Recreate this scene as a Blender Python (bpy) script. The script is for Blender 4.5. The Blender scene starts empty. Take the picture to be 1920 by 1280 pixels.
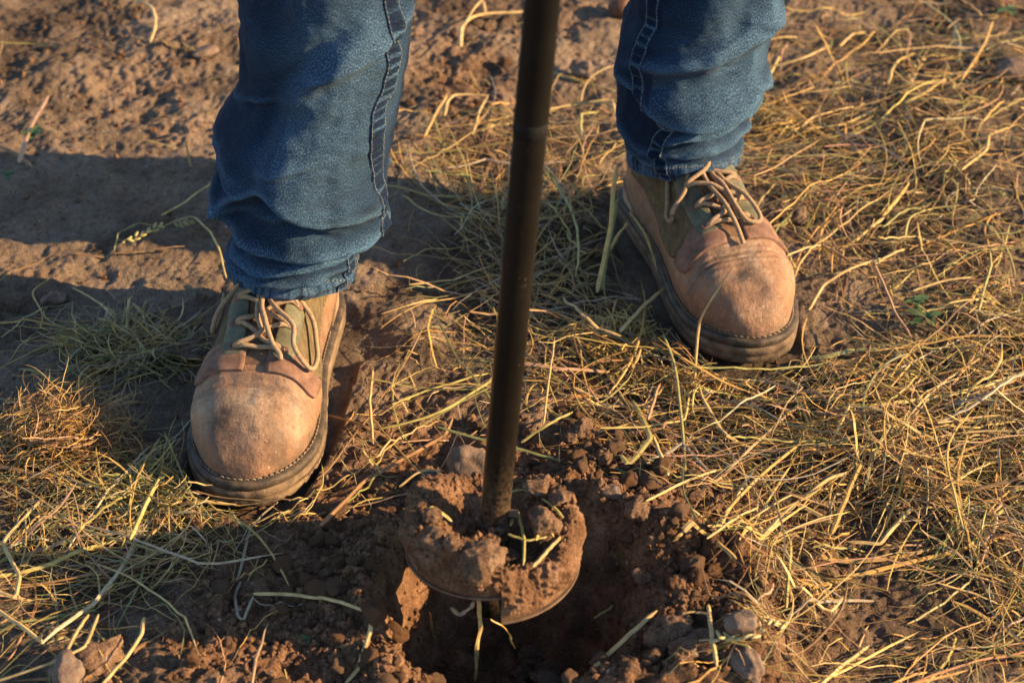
import bpy, bmesh, math
import numpy as np
from mathutils import Vector
rng = np.random.default_rng(11)
R = math.radians
# ------------------------------------------------------------------ camera, sky, sun, exposure
scn = bpy.context.scene
H, TH, F = 1.016, R(35.0), 3700.0
cd = bpy.data.cameras.new('camera'); cam = bpy.data.objects.new('camera', cd)
scn.collection.objects.link(cam); scn.camera = cam
cam.location = (0, 0, H); cam.rotation_euler = (math.pi/2 - TH, 0, 0)
cd.sensor_width = 36; cd.lens = F/1920*36; cd.clip_start = .05; cd.clip_end = 500
cd.dof.use_dof = True; cd.dof.focus_distance = 1.60; cd.dof.aperture_fstop = 8.0
SUN_EL, SUN_PHI = 20.0, 7.0            # phi: degrees the sun sits towards the camera side of +X
sd = Vector((math.cos(R(SUN_EL))*math.cos(R(SUN_PHI)), -math.cos(R(SUN_EL))*math.sin(R(SUN_PHI)), math.sin(R(SUN_EL))))
sl = bpy.data.lights.new('sun', 'SUN'); sl.energy = 5.0; sl.angle = R(.55); sl.color = (1, .70, .37)
so = bpy.data.objects.new('sun', sl); scn.collection.objects.link(so); so.rotation_euler = sd.to_track_quat('Z', 'Y').to_euler()
so.location = (3, 0, 2)
w = bpy.data.worlds.new('World'); scn.world = w; w.use_nodes = True
nt = w.node_tree; sky = nt.nodes.new('ShaderNodeTexSky'); sky.sky_type = 'NISHITA'; sky.sun_disc = False
sky.sun_elevation = R(SUN_EL); sky.dust_density = .4; sky.ozone_density = 2.5; sky.sun_rotation = math.atan2(sd.x, sd.y)
bg = nt.nodes['Background']; bg.inputs[1].default_value = .10; nt.links.new(sky.outputs[0], bg.inputs[0])
vs = scn.view_settings; vs.view_transform = 'Standard'; vs.look = 'None'; vs.exposure = 1.48; vs.gamma = 1
COL = scn.collection
# ------------------------------------------------------------------ helpers
ST, CT = math.sin(TH), math.cos(TH)
def pix(u, v, h=0.):
    """photo pixel -> world point at height h"""
    a = (np.asarray(v, float)-640)/F; z = (H-h)/(ST+a*CT)
    return np.stack(np.broadcast_arrays((np.asarray(u, float)-960)/F*z, z*CT-a*z*ST, np.asarray(h, float)+0*z), -1)
def proj(P):
    x, y, z = P[..., 0], P[..., 1], P[..., 2]-H
    zc = y*CT-z*ST; yc = -y*ST-z*CT
    return 960+F*x/zc, 640+F*yc/zc
PERM = rng.permutation(256); PERM = np.concatenate([PERM, PERM, PERM])
G3 = rng.normal(size=(256, 3)); G3 /= np.linalg.norm(G3, axis=1)[:, None]
def noise(x, y, z=None):
    x = np.asarray(x, float); y = np.asarray(y, float)
    two = z is None
    z = np.zeros_like(x)+.37 if two else np.asarray(z, float)
    xi, yi, zi = (np.floor(q).astype(int) for q in (x, y, z)); xf, yf, zf = x-xi, y-yi, z-zi
    xi &= 255; yi &= 255; zi &= 255
    f = lambda t: t*t*t*(t*(t*6-15)+10)
    u, v, wv = f(xf), f(yf), f(zf); out = 0
    for i in (0, 1):
        for j in (0, 1):
            for k in (0, 1):
                if two and k: continue
                g = G3[PERM[PERM[PERM[(xi+i) & 255]+((yi+j) & 255)]+((zi+k) & 255)]]
                d = g[..., 0]*(xf-i)+g[..., 1]*(yf-j)+g[..., 2]*(zf-k)
                wt = (u if i else 1-u)*(v if j else 1-v)*(1 if two else (wv if k else 1-wv))
                out = out+wt*d
    return out*1.6
def fbm(x, y, z=None, o=4, f=1., g=.5):
    s = 0; a = 1
    for i in range(o):
        s = s+a*noise(x*f+i*17.3, y*f-i*9.1, None if z is None else z*f+i*5.7); f *= 2.03; a *= g
    return s
def sst(a, b, x):
    t = np.clip((x-a)/(b-a), 0, 1); return t*t*(3-2*t)
def mesh_np(name, V, faces, mat, parent=None, smooth=True, cols=None, atts=None, uv=None):
    """faces: list of int arrays (n,3) / (n,4). cols: point colour (n,3)."""
    me = bpy.data.meshes.new(name); V = np.ascontiguousarray(V, np.float32)
    if not isinstance(faces, list): faces = [faces]
    faces = [np.asarray(f, np.int32) for f in faces if len(f)]
    me.vertices.add(len(V)); me.vertices.foreach_set('co', V.ravel())
    li = np.concatenate([f.ravel() for f in faces]); ls = np.concatenate([np.full(len(f), f.shape[1], np.int32) for f in faces])
    me.loops.add(len(li)); me.loops.foreach_set('vertex_index', li)
    me.polygons.add(len(ls)); st = np.concatenate([[0], np.cumsum(ls)[:-1]]).astype(np.int32)
    me.polygons.foreach_set('loop_start', st)
    me.polygons.foreach_set('use_smooth', np.full(len(ls), bool(smooth)))
    me.update(calc_edges=True); me.validate()
    if cols is not None:
        c = me.color_attributes.new('Col', 'FLOAT_COLOR', 'POINT')
        c.data.foreach_set('color', np.concatenate([cols, np.ones((len(cols), 1))], 1).astype(np.float32).ravel())
    for k, a in (atts or {}).items():
        at = me.attributes.new(k, 'FLOAT', 'POINT'); at.data.foreach_set('value', np.asarray(a, np.float32).ravel())
    if uv is not None:
        ul = me.uv_layers.new(name='UVMap'); ul.data.foreach_set('uv', np.asarray(uv, np.float32)[li].ravel())
    if mat: me.materials.append(mat)
    return link(name, me, parent)
def link(name, me, parent=None):
    o = bpy.data.objects.new(name, me); COL.objects.link(o)
    if parent: o.parent = parent
    return o
def tag(o, label=None, cat=None, group=None, kind=None):
    for k, v in (('label', label), ('category', cat), ('group', group), ('kind', kind)):
        if v: o[k] = v
    return o
def grid_faces(n, m, wrap=False, base=0):
    i = np.arange(n-1)[:, None]; j = np.arange(m if wrap else m-1)[None]
    a = i*m+j; b = i*m+(j+1) % m
    return (np.stack([a, b, b+m, a+m], -1).reshape(-1, 4)+base)
def catmull(P, k=6):
    P = np.asarray(P, float)
    if len(P) < 3: return np.stack([P[0]+(P[-1]-P[0])*t for t in np.linspace(0, 1, k+1)])
    Q = np.concatenate([[2*P[0]-P[1]], P, [2*P[-1]-P[-2]]]); out = []
    for i in range(1, len(Q)-2):
        t = np.linspace(0, 1, k, endpoint=False)[:, None]
        p0, p1, p2, p3 = Q[i-1], Q[i], Q[i+1], Q[i+2]
        out.append(.5*((2*p1)+(-p0+p2)*t+(2*p0-5*p1+4*p2-p3)*t*t+(-p0+3*p1-3*p2+p3)*t**3))
    return np.concatenate(out+[P[-1:]])
def resample(P, n):
    P = np.asarray(P, float); s = np.concatenate([[0], np.cumsum(np.linalg.norm(np.diff(P, axis=0), axis=1))])
    t = np.linspace(0, s[-1], n); return np.stack([np.interp(t, s, P[:, k]) for k in range(P.shape[1])], 1)
def tube_data(P, r, sides=8, r2=None):
    """round or flattened tube along P; r scalar or array; returns V, quads"""
    P = np.asarray(P, float); n = len(P); T = np.gradient(P, axis=0); T /= np.linalg.norm(T, axis=1)[:, None]+1e-12
    up = np.array([0, 0, 1.]); B = np.cross(T, up); bl = np.linalg.norm(B, axis=1)
    B[bl < .05] = (1, 0, 0); B /= np.linalg.norm(B, axis=1)[:, None]; N = np.cross(B, T)
    r = np.broadcast_to(np.asarray(r, float), (n,)); r2 = r if r2 is None else np.broadcast_to(np.asarray(r2, float), (n,))
    a = np.arange(sides)*2*np.pi/sides
    V = P[:, None]+B[:, None]*(np.cos(a)[None, :, None]*r[:, None, None])+N[:, None]*(np.sin(a)[None, :, None]*r2[:, None, None])
    V = np.concatenate([V.reshape(-1, 3), P[:1], P[-1:]]); Fq = grid_faces(n, sides, True); k = n*sides
    j = np.arange(sides); c1 = np.stack([np.full(sides, k), (j+1) % sides, j], 1); c2 = np.stack([np.full(sides, k+1), (n-1)*sides+j, (n-1)*sides+(j+1) % sides], 1)
    return V, [Fq, np.concatenate([c1, c2])]
def join(parts):
    Vs, f3, f4, b = [], [], [], 0
    for V, fs in parts:
        for f in (fs if isinstance(fs, list) else [fs]):
            f = np.asarray(f)
            (f3 if f.shape[1] == 3 else f4).append(f+b)
        Vs.append(V); b += len(V)
    return np.concatenate(Vs), [np.concatenate(x) for x in (f4, f3) if x]
# ------------------------------------------------------------------ materials
def new_mat(name, rough=.8, spec=.3):
    m = bpy.data.materials.new(name); m.use_nodes = True; n = m.node_tree.nodes; p = n['Principled BSDF']
    p.inputs['Roughness'].default_value = rough; p.inputs['Specular IOR Level'].default_value = spec
    return m, m.node_tree, p
def N(t, kind, **kw):
    n = t.nodes.new(kind)
    for k, v in kw.items():
        if k in n.inputs: n.inputs[k].default_value = v
        else: setattr(n, k, v)
    return n
def tex(t, scale, detail=4, rough=.55, coord='Object', vec=None, kind='ShaderNodeTexNoise'):
    n = t.nodes.new(kind); n.inputs['Scale'].default_value = scale
    if kind == 'ShaderNodeTexNoise': n.inputs['Detail'].default_value = detail; n.inputs['Roughness'].default_value = rough
    if vec is None:
        c = t.nodes.get('TC') or t.nodes.new('ShaderNodeTexCoord'); c.name = 'TC'; vec = c.outputs[coord]
    t.links.new(vec, n.inputs['Vector']); return n
def ramp(t, src, stops):
    r = t.nodes.new('ShaderNodeValToRGB'); e = r.color_ramp.elements
    while len(e) < len(stops): e.new(.5)
    for k, (p, c) in enumerate(stops):
        e[k].position = p; e[k].color = (*c, 1) if len(c) == 3 else c
    t.links.new(src, r.inputs[0]); return r.outputs[0]
def mix(t, a, b, fac, mode='MIX'):
    m = t.nodes.new('ShaderNodeMix'); m.data_type = 'RGBA'; m.blend_type = mode
    for s, v in ((0, fac), (6, a), (7, b)):
        if hasattr(v, 'links'): t.links.new(v, m.inputs[s])
        else: m.inputs[s].default_value = v if s == 0 else ((*v, 1) if len(v) == 3 else v)
    return m.outputs[2]
def math_(t, op, a, b=None):
    m = t.nodes.new('ShaderNodeMath'); m.operation = op
    for s, v in ((0, a), (1, b)):
        if v is None: continue
        if hasattr(v, 'links'): t.links.new(v, m.inputs[s])
        else: m.inputs[s].default_value = v
    return m.outputs[0]
def bump(t, p, hs, dist, strength=1., prev=None):
    b = t.nodes.new('ShaderNodeBump'); b.inputs['Distance'].default_value = dist; b.inputs['Strength'].default_value = strength
    t.links.new(hs, b.inputs['Height'])
    if prev: t.links.new(prev, b.inputs['Normal'])
    if p: t.links.new(b.outputs[0], p.inputs['Normal'])
    return b.outputs[0]
def attr(t, name):
    a = t.nodes.new('ShaderNodeAttribute'); a.attribute_name = name; return a

def soil_material(name, loose_attr, wr=[(.3, (.165, .085, .046)), (.52, (.25, .135, .074)), (.75, (.34, .20, .118))]):
    m, t, p = new_mat(name, .95, .12)
    n1 = tex(t, 9, 6, .6); n2 = tex(t, 55, 5, .65); n3 = tex(t, 420, 4, .7)
    dry = ramp(t, n1.outputs[0], [(.3, (.195, .138, .094)), (.5, (.275, .200, .140)), (.72, (.37, .275, .195))])
    wet = ramp(t, n2.outputs[0], wr)
    if loose_attr:
        c = mix(t, dry, wet, attr(t, 'loose').outputs['Fac'])
        c = mix(t, c, ramp(t, n2.outputs[0], [(.3, (.050, .034, .024)), (.7, (.115, .078, .052))]), attr(t, 'damp_shade').outputs['Fac'])
    else: c = wet
    c = mix(t, c, ramp(t, n2.outputs[0], [(.32, (.62, .6, .58)), (.6, (1, 1, 1))]), .7, 'MULTIPLY')
    c = mix(t, c, ramp(t, n3.outputs[0], [(.32, (.45, .42, .41)), (.5, (.95, .94, .93)), (.68, (1.25, 1.22, 1.2))]), .85, 'MULTIPLY')
    v = tex(t, 95, kind='ShaderNodeTexVoronoi'); v.inputs['Randomness'].default_value = 1
    sp = ramp(t, v.outputs['Distance'], [(.0, (1, 1, 1)), (.10, (1, 1, 1)), (.16, (0, 0, 0))])
    sel = ramp(t, tex(t, 36, 2).outputs[0], [(.60, (0, 0, 0)), (.64, (1, 1, 1))])
    c = mix(t, c, (.45, .36, .27), mix(t, (0, 0, 0), sp, sel))
    t.links.new(c, p.inputs['Base Color'])
    b = bump(t, None, n2.outputs[0], .008, .6); b = bump(t, None, tex(t, 170, 5, .7).outputs[0], .0055, .9, b); bump(t, p, n3.outputs[0], .0026, .9, b)
    return m
M = {}
M['ground'] = soil_material('ground_soil', True)
M['clod'] = soil_material('loose_soil', False)
M['clod_dry'] = soil_material('dry_clod_soil', False, [(.3, (.17, .097, .057)), (.52, (.255, .154, .094)), (.75, (.345, .225, .146))])
def stone_material():
    m, t, p = new_mat('grey_stone', .8, .25)
    n1 = tex(t, 45, 6, .65); n2 = tex(t, 260, 5, .7)
    c = ramp(t, n1.outputs[0], [(.3, (.075, .05, .038)), (.5, (.14, .10, .076)), (.72, (.25, .195, .155))])
    c = mix(t, c, (.2, .11, .06), ramp(t, n2.outputs[0], [(.45, (0, 0, 0)), (.65, (.7, .7, .7))]))
    t.links.new(c, p.inputs['Base Color']); bump(t, p, n2.outputs[0], .0018, .8, bump(t, None, n1.outputs[0], .006, .6)); return m
M['stone'] = stone_material()
def straw_material():
    m, t, p = new_mat('dry_straw', .5, .35)
    a = attr(t, 'Col').outputs['Color']; n = tex(t, 130, 3)
    c = mix(t, a, ramp(t, n.outputs[0], [(.3, (.62, .55, .45)), (.6, (1.08, 1.05, 1))]), .8, 'MULTIPLY')
    t.links.new(c, p.inputs['Base Color'])
    tr = t.nodes.new('ShaderNodeBsdfTranslucent'); t.links.new(c, tr.inputs[0]); ms = t.nodes.new('ShaderNodeMixShader'); ms.inputs[0].default_value = .18
    t.links.new(p.outputs[0], ms.inputs[1]); t.links.new(tr.outputs[0], ms.inputs[2]); t.links.new(ms.outputs[0], t.nodes['Material Output'].inputs[0])
    return m
M['straw'] = straw_material()
def leather_material():
    m, t, p = new_mat('tan_leather', .62, .3)
    a = attr(t, 'Col').outputs['Color']; n1 = tex(t, 60, 6, .6); n2 = tex(t, 900, 3, .6)
    c = mix(t, a, ramp(t, n1.outputs[0], [(.28, (.62, .56, .52)), (.5, (.96, .95, .93)), (.72, (1.1, 1.07, 1.05))]), .75, 'MULTIPLY')
    v = tex(t, 130, kind='ShaderNodeTexVoronoi'); sp = ramp(t, v.outputs['Distance'], [(.0, (1, 1, 1)), (.07, (.8, .8, .8)), (.12, (0, 0, 0))])
    sel = ramp(t, tex(t, 50, 2).outputs[0], [(.58, (0, 0, 0)), (.64, (.75, .75, .75))])
    c = mix(t, c, (.10, .06, .04), mix(t, (0, 0, 0), sp, sel))
    big = ramp(t, tex(t, 17, 5, .6).outputs[0], [(.40, (0, 0, 0)), (.66, (.55, .55, .55))]); c = mix(t, c, (.15, .095, .065), big)
    mp = t.nodes.new('ShaderNodeMapping'); mp.inputs['Scale'].default_value = (90, 700, 300); mp.inputs['Rotation'].default_value = (0, 0, .7); t.links.new(t.nodes['TC'].outputs['Object'], mp.inputs[0])
    scr = t.nodes.new('ShaderNodeTexNoise'); scr.inputs['Scale'].default_value = 1; scr.inputs['Detail'].default_value = 3; t.links.new(mp.outputs[0], scr.inputs['Vector'])
    c = mix(t, c, (.07, .045, .032), ramp(t, scr.outputs[0], [(.62, (0, 0, 0)), (.70, (.6, .6, .6))]))
    c = mix(t, c, (.46, .35, .25), ramp(t, scr.outputs[0], [(.28, (.5, .5, .5)), (.36, (0, 0, 0))]))
    gr = ramp(t, tex(t, 330, 4, .7).outputs[0], [(.34, (.62, .58, .55)), (.55, (1.02, 1.01, 1)), (.72, (1.2, 1.18, 1.15))]); c = mix(t, c, gr, .38, 'MULTIPLY')
    t.links.new(c, p.inputs['Base Color'])
    rr = ramp(t, n1.outputs[0], [(.3, (.75, .75, .75)), (.7, (.5, .5, .5))]); t.links.new(rr, p.inputs['Roughness'])
    bump(t, p, n2.outputs[0], .0007, .7, bump(t, None, n1.outputs[0], .0030, .5, bump(t, None, tex(t, 240, 4, .6).outputs[0], .0010, .6))); return m
M['leather'] = leather_material()
def simple_mat(name, dark, light, scale, rough=.8, bdist=.0006, bscale=700, spec=.25):
    m, t, p = new_mat(name, rough, spec); n1 = tex(t, scale, 6, .65)
    c = ramp(t, n1.outputs[0], [(.3, dark), (.7, light)]); n2 = tex(t, bscale, 4, .7)
    c = mix(t, c, ramp(t, n2.outputs[0], [(.3, (.65, .65, .65)), (.65, (1.15, 1.15, 1.15))]), .7, 'MULTIPLY')
    t.links.new(c, p.inputs['Base Color']); bump(t, p, n2.outputs[0], bdist, .8); return m
M['suede'] = simple_mat('olive_suede', (.075, .054, .029), (.19, .138, .075), 120, .95, .001, 1100, .1)
M['eyestay'] = simple_mat('green_grey_rubber', (.062, .058, .034), (.165, .150, .088), 70, .6, .0002, 500)
M['pink'] = simple_mat('reddish_leather', (.10, .052, .033), (.27, .145, .098), 90, .75, .0006, 900)
M['tongue'] = simple_mat('brown_tongue_leather', (.09, .05, .028), (.22, .125, .07), 90, .8)
M['sole'] = simple_mat('dusty_rubber_sole', (.045, .030, .020), (.27, .180, .105), 48, .85, .0012, 420)
M['welt'] = simple_mat('dark_welt', (.016, .013, .011), (.12, .085, .055), 75, .6, .0006, 600)
M['lace'] = simple_mat('tan_lace', (.22, .135, .075), (.46, .31, .185), 420, .85, .0009, 1600)
M['thread'] = simple_mat('pale_thread', (.07, .05, .034), (.34, .26, .18), 160, .85)
M['jthread'] = simple_mat('denim_thread', (.06, .075, .10), (.25, .26, .26), 260, .85)
M['twig'] = simple_mat('dark_twig', (.03, .02, .015), (.1, .07, .045), 150, .8)
M['green'] = simple_mat('weed_green', (.03, .06, .02), (.09, .15, .05), 90, .55)
M['husk'] = simple_mat('red_brown_husk', (.07, .032, .018), (.17, .08, .045), 60, .6)
def denim_material():
    m, t, p = new_mat('blue_denim', .9, .12); p.inputs['Sheen Weight'].default_value = .02
    uvn = t.nodes.new('ShaderNodeUVMap'); mp = t.nodes.new('ShaderNodeMapping'); t.links.new(uvn.outputs[0], mp.inputs[0]); mp.inputs['Scale'].default_value = (1, .5, 1)
    n1 = tex(t, 1300, 3, .7, vec=mp.outputs[0]); n2 = tex(t, 12, 5, .6); n3 = tex(t, 60, 4, .6)
    wv = t.nodes.new('ShaderNodeTexWave'); wv.bands_direction = 'DIAGONAL'; wv.inputs['Scale'].default_value = 520; wv.inputs['Distortion'].default_value = 1.5
    t.links.new(uvn.outputs[0], wv.inputs[0])
    fade = attr(t, 'fade').outputs['Fac']
    base = mix(t, (.0014, .0076, .0265), (.022, .062, .122), fade)
    base = mix(t, base, ramp(t, n2.outputs[0], [(.3, (.7, .72, .75)), (.7, (1.25, 1.2, 1.12))]), .8, 'MULTIPLY')
    base = mix(t, base, ramp(t, n3.outputs[0], [(.35, (.8, .8, .8)), (.7, (1.2, 1.2, 1.15))]), .7, 'MULTIPLY')
    thr = ramp(t, n1.outputs[0], [(.47, (0, 0, 0)), (.68, (1, 1, 1))])
    base = mix(t, base, (.20, .30, .39), math_(t, 'MULTIPLY', thr, math_(t, 'ADD', .06, math_(t, 'MULTIPLY', fade, .66))))
    dust = attr(t, 'dust').outputs['Fac']; base = mix(t, base, (.10, .07, .045), math_(t, 'MULTIPLY', dust, math_(t, 'ADD', .25, math_(t, 'MULTIPLY', n3.outputs[0], .7))))
    t.links.new(base, p.inputs['Base Color'])
    bump(t, p, wv.outputs['Fac'], .0003, .15, bump(t, None, n1.outputs[0], .0006, .7, bump(t, None, n3.outputs[0], .002, .5))); return m
M['denim'] = denim_material()
def paint_material():
    m, t, p = new_mat('black_painted_steel', .40, .22); n1 = tex(t, 30, 6, .6); n2 = tex(t, 350, 4, .7)
    c = ramp(t, n1.outputs[0], [(.3, (.0022, .0018, .0015)), (.7, (.0065, .0055, .004))])
    mp = attr(t, 'dust').outputs['Fac']
    c = mix(t, c, (.17, .11, .065), math_(t, 'MULTIPLY', mp, ramp(t, n2.outputs[0], [(.4, (.1, .1, .1)), (.6, (1, 1, 1))])))
    sc = ramp(t, tex(t, 160, 2).outputs[0], [(.72, (0, 0, 0)), (.74, (.5, .5, .5))]); c = mix(t, c, (.07, .055, .04), sc)
    t.links.new(c, p.inputs['Base Color']); bump(t, p, n2.outputs[0], .0004, .5); return m
M['paint'] = paint_material()
M['rubber'] = simple_mat('black_rubber', (.002, .0018, .0015), (.006, .005, .004), 90, .7)
m, t, p = new_mat('worn_steel', .6, .4); p.inputs['Metallic'].default_value = .3; n = tex(t, 80, 5)
t.links.new(ramp(t, n.outputs[0], [(.3, (.10, .055, .032)), (.7, (.22, .14, .09))]), p.inputs['Base Color']); M['steel'] = m

# ------------------------------------------------------------------ layout
L = .305
BOOTS = [dict(p=(-.183, 1.512), yaw=-.110, side=-1), dict(p=(.128, 1.697), yaw=.315, side=1)]
HC = pix(962, 1146)[:2]; HR = .099                    # drilled hole
AUG = np.array([HC[0]-.012, HC[1]+.004])
def boot_local(b, x, y):
    c, s = math.cos(b['yaw']), math.sin(b['yaw']); dx, dy = x-b['p'][0], y-b['p'][1]
    return -(c*dx+s*dy), -(-s*dx+c*dy)
def foot_mask(x, y, margin=0.):
    """>0 inside a boot print"""
    r = np.full(np.shape(x), -1.)
    for b in BOOTS:
        lx, ly = boot_local(b, x, y); q = 1-np.maximum(np.abs(lx)/(.054+margin), np.abs(ly-L/2)/(L/2+margin))
        rr = 1-((np.abs(lx)/(.056+margin))**3+(np.abs(ly-L/2)/(L/2+margin))**3); r = np.maximum(r, rr)
    return r
def pblob(u, v, cu, cv, ru, rv): return np.exp(-(((u-cu)/ru)**2+((v-cv)/rv)**2))
def straw_density(u, v):
    B_ = [(1650, 260, 290, 150, 1.0), (1500, 300, 140, 120, .55), (1780, 470, 200, 150, .75), (1560, 860, 300, 170, 1.1), (1780, 820, 200, 200, 1.0), (1500, 750, 260, 80, .9), (1210, 690, 180, 80, 1.3), (1020, 400, 150, 150, 1.55), (950, 240, 120, 45, .8), (850, 330, 80, 80, .55),
          (1070, 560, 140, 130, 1.35), (1400, 1040, 110, 140, .75), (1860, 1050, 110, 200, .9), (1480, 1180, 170, 110, .6), (1740, 1230, 200, 60, .35), (220, 930, 220, 100, 1.05), (60, 1050, 130, 120, .5), (470, 960, 130, 40, .8), (320, 1030, 150, 80, .75), (150, 1150, 150, 90, .35),
          (240, 675, 120, 45, .55), (60, 650, 80, 45, .35), (710, 820, 80, 80, .32), (650, 900, 80, 50, .4), (1830, 110, 140, 140, .75), (1600, 60, 200, 60, .35), (1500, 480, 120, 80, .35), (860, 700, 110, 80, .35), (1880, 650, 80, 120, .6)]
    d = sum(k*pblob(u, v, a, b, c, e) for a, b, c, e, k in B_)
    for a, b, c, e, k in [(1590, 610, 85, 75, .85), (1650, 1050, 120, 100, .85), (1560, 125, 110, 40, .6), (1720, 1180, 150, 80, .8), (790, 380, 70, 90, .7), (1000, 1080, 300, 190, 1.), (1560, 545, 60, 50, .6)]: d = d*(1-k*pblob(u, v, a, b, c, e))
    return d+.012
# ------------------------------------------------------------------ ground (one sheet to the horizon, fine where the lens looks)
def axis(lo, hi, step, far):
    core = np.arange(lo, hi+step/2, step); out = []; s = step; x = hi
    while x < far: s *= 1.28; x += s; out.append(x)
    neg = []; s = step; x = lo
    while x > -far: s *= 1.28; x -= s; neg.append(x)
    return np.concatenate([neg[::-1], core, out])
GX = axis(-.74, .74, .0024, 60.); GY = axis(.92, 2.32, .0024, 60.)
X, Y = np.meshgrid(GX, GY)
def ground_fn(X, Y):
    u, v = proj(np.stack([X, Y, 0*X], -1)); near = np.exp(-((X/1.2)**2+((Y-1.5)/1.2)**2))
    u = np.where(Y > .5, u, 0); v = np.where(Y > .5, v, 0)
    dx, dy = X-HC[0], Y-HC[1]; r = np.hypot(dx, dy); th = np.arctan2(dy, dx)
    loose = np.clip(1.35*np.exp(-((r-.10-.05*np.clip(dx/np.maximum(r, 1e-6), 0, 1))/.135)**2)+.7*pblob(u, v, 600, 1160, 260, 130)+.45*pblob(u, v, 1150, 860, 170, 80)+.25*pblob(u, v, 880, 120, 160, 140)+.35*fbm(X, Y, o=3, f=9.), 0, 1)
    rough = .35+.65*np.clip(loose+.8*pblob(u, v, 850, 130, 140, 130)+.5*pblob(u, v, 150, 120, 260, 160)+.25, 0, 1)
    h = .010*fbm(X, Y, o=2, f=2.3)+.0075*fbm(X+3, Y, o=3, f=8.)+.0028*fbm(X, Y+7, o=2, f=21.)
    lump = fbm(X, Y+5, o=2, f=34.); h += .0030*rough*lump
    bil = 1-np.abs(fbm(X*.9+Y*.43+9, Y*.9-X*.43, o=3, f=48.)); h += (.0038*rough+.003*loose)*(bil-.75)
    h += .0022*(.35+rough)*(1-np.abs(noise(X*105+Y*31, Y*105-X*31+4)))+.0012*noise(X*190-Y*60, Y*190+X*60)+.0011*(.4+loose)*noise(X*300, Y*300)
    # heel drags and prints on the trodden side
    h += -.006*pblob(u, v, 330, 560, 60, 30)-.007*pblob(u, v, 700, 640, 60, 26)+.006*pblob(u, v, 760, 640, 60, 26)+.004*np.sin(v/9.)*pblob(u, v, 690, 690, 70, 60)
    h *= (.25+.75*np.clip(near*1.6, 0, 1))
    fm = sst(-.35, .1, foot_mask(X, Y)); h = h*(1-fm)+(-.004)*fm
    # spoil heap: highest on the sunward side of the hole
    ca = np.cos(th+R(4)); amp = .015+.021*np.clip(ca, 0, 1)**1.2+.006*np.clip(np.sin(th), 0, 1)
    wd = .030+.042*np.clip(ca, 0, 1); c0 = HR+.012+.046*np.clip(ca, 0, 1)
    wob = 1+.55*fbm(X, Y, o=3, f=17.); ring = amp*np.exp(-((r-c0)/wd)**2)*np.clip(wob, .1, 2)*(1-.8*fm)
    h = h+ring
    # the hole: crumbling wall, clods at the bottom
    Rn = HR*(1+.10*fbm(np.cos(th)*1.4+4, np.sin(th)*1.4, o=3, f=1.3)+.018*fbm(X, Y, o=2, f=40.))
    d = r-Rn; t_ = sst(.006, -.042, d)
    floor = -.104+.016*fbm(X, Y, o=3, f=30.)+.03*(r/HR)**2
    led = .008*fbm(X+2, Y, o=3, f=38.)*np.clip(4*t_*(1-t_), 0, 1)
    h = h*(1-t_)+floor*t_+led
    return h, np.clip(loose+t_, 0, 1)
Z, LOOSE = ground_fn(X, Y)
gu, gv = proj(np.stack([X, Y, 0*X], -1)); ok_ = (Y > .6); DAMP_SHADE = np.where(ok_, np.clip(.62*straw_density(np.where(ok_, gu, 0), np.where(ok_, gv, 0))+.75*pblob(gu, gv, 1720, 1130, 220, 150)+.5*pblob(gu, gv, 400, 1080, 250, 120)+.35*pblob(gu, gv, 100, 1150, 200, 150), 0, 1), .4)
DAMP_SHADE = np.maximum(DAMP_SHADE, .55*sst(.05, .55, fbm(X+1, Y, o=4, f=5.5))); DAMP_SHADE = np.clip(DAMP_SHADE+.45*fbm(X, Y+2, o=4, f=14.)*sst(.08, .35, DAMP_SHADE), 0, .85)*(1-.6*LOOSE)  # shade of ground relief painted in as dark patches, over the moist soil
g = mesh_np('ground', np.stack([X, Y, Z], -1).reshape(-1, 3), grid_faces(len(GY), len(GX)), M['ground'], atts={'loose': LOOSE, 'damp_shade': DAMP_SHADE})
tag(g, kind='structure')
def gz(x, y):
    x = np.asarray(x, float); y = np.asarray(y, float)
    i = np.clip(np.searchsorted(GX, x)-1, 0, len(GX)-2); j = np.clip(np.searchsorted(GY, y)-1, 0, len(GY)-2)
    fx = np.clip((x-GX[i])/(GX[i+1]-GX[i]), 0, 1); fy = np.clip((y-GY[j])/(GY[j+1]-GY[j]), 0, 1)
    return (Z[j, i]*(1-fx)+Z[j, i+1]*fx)*(1-fy)+(Z[j+1, i]*(1-fx)+Z[j+1, i+1]*fx)*fy
def pg(u, v, off=0.):
    """photo pixel -> point lying `off` above the ground there"""
    P = pix(u, v, 0.)
    for _ in range(6):
        hh = gz(P[..., 0], P[..., 1]); P = pix(u, v, np.clip(hh, -.02, .06)+off)
    return P
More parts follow.
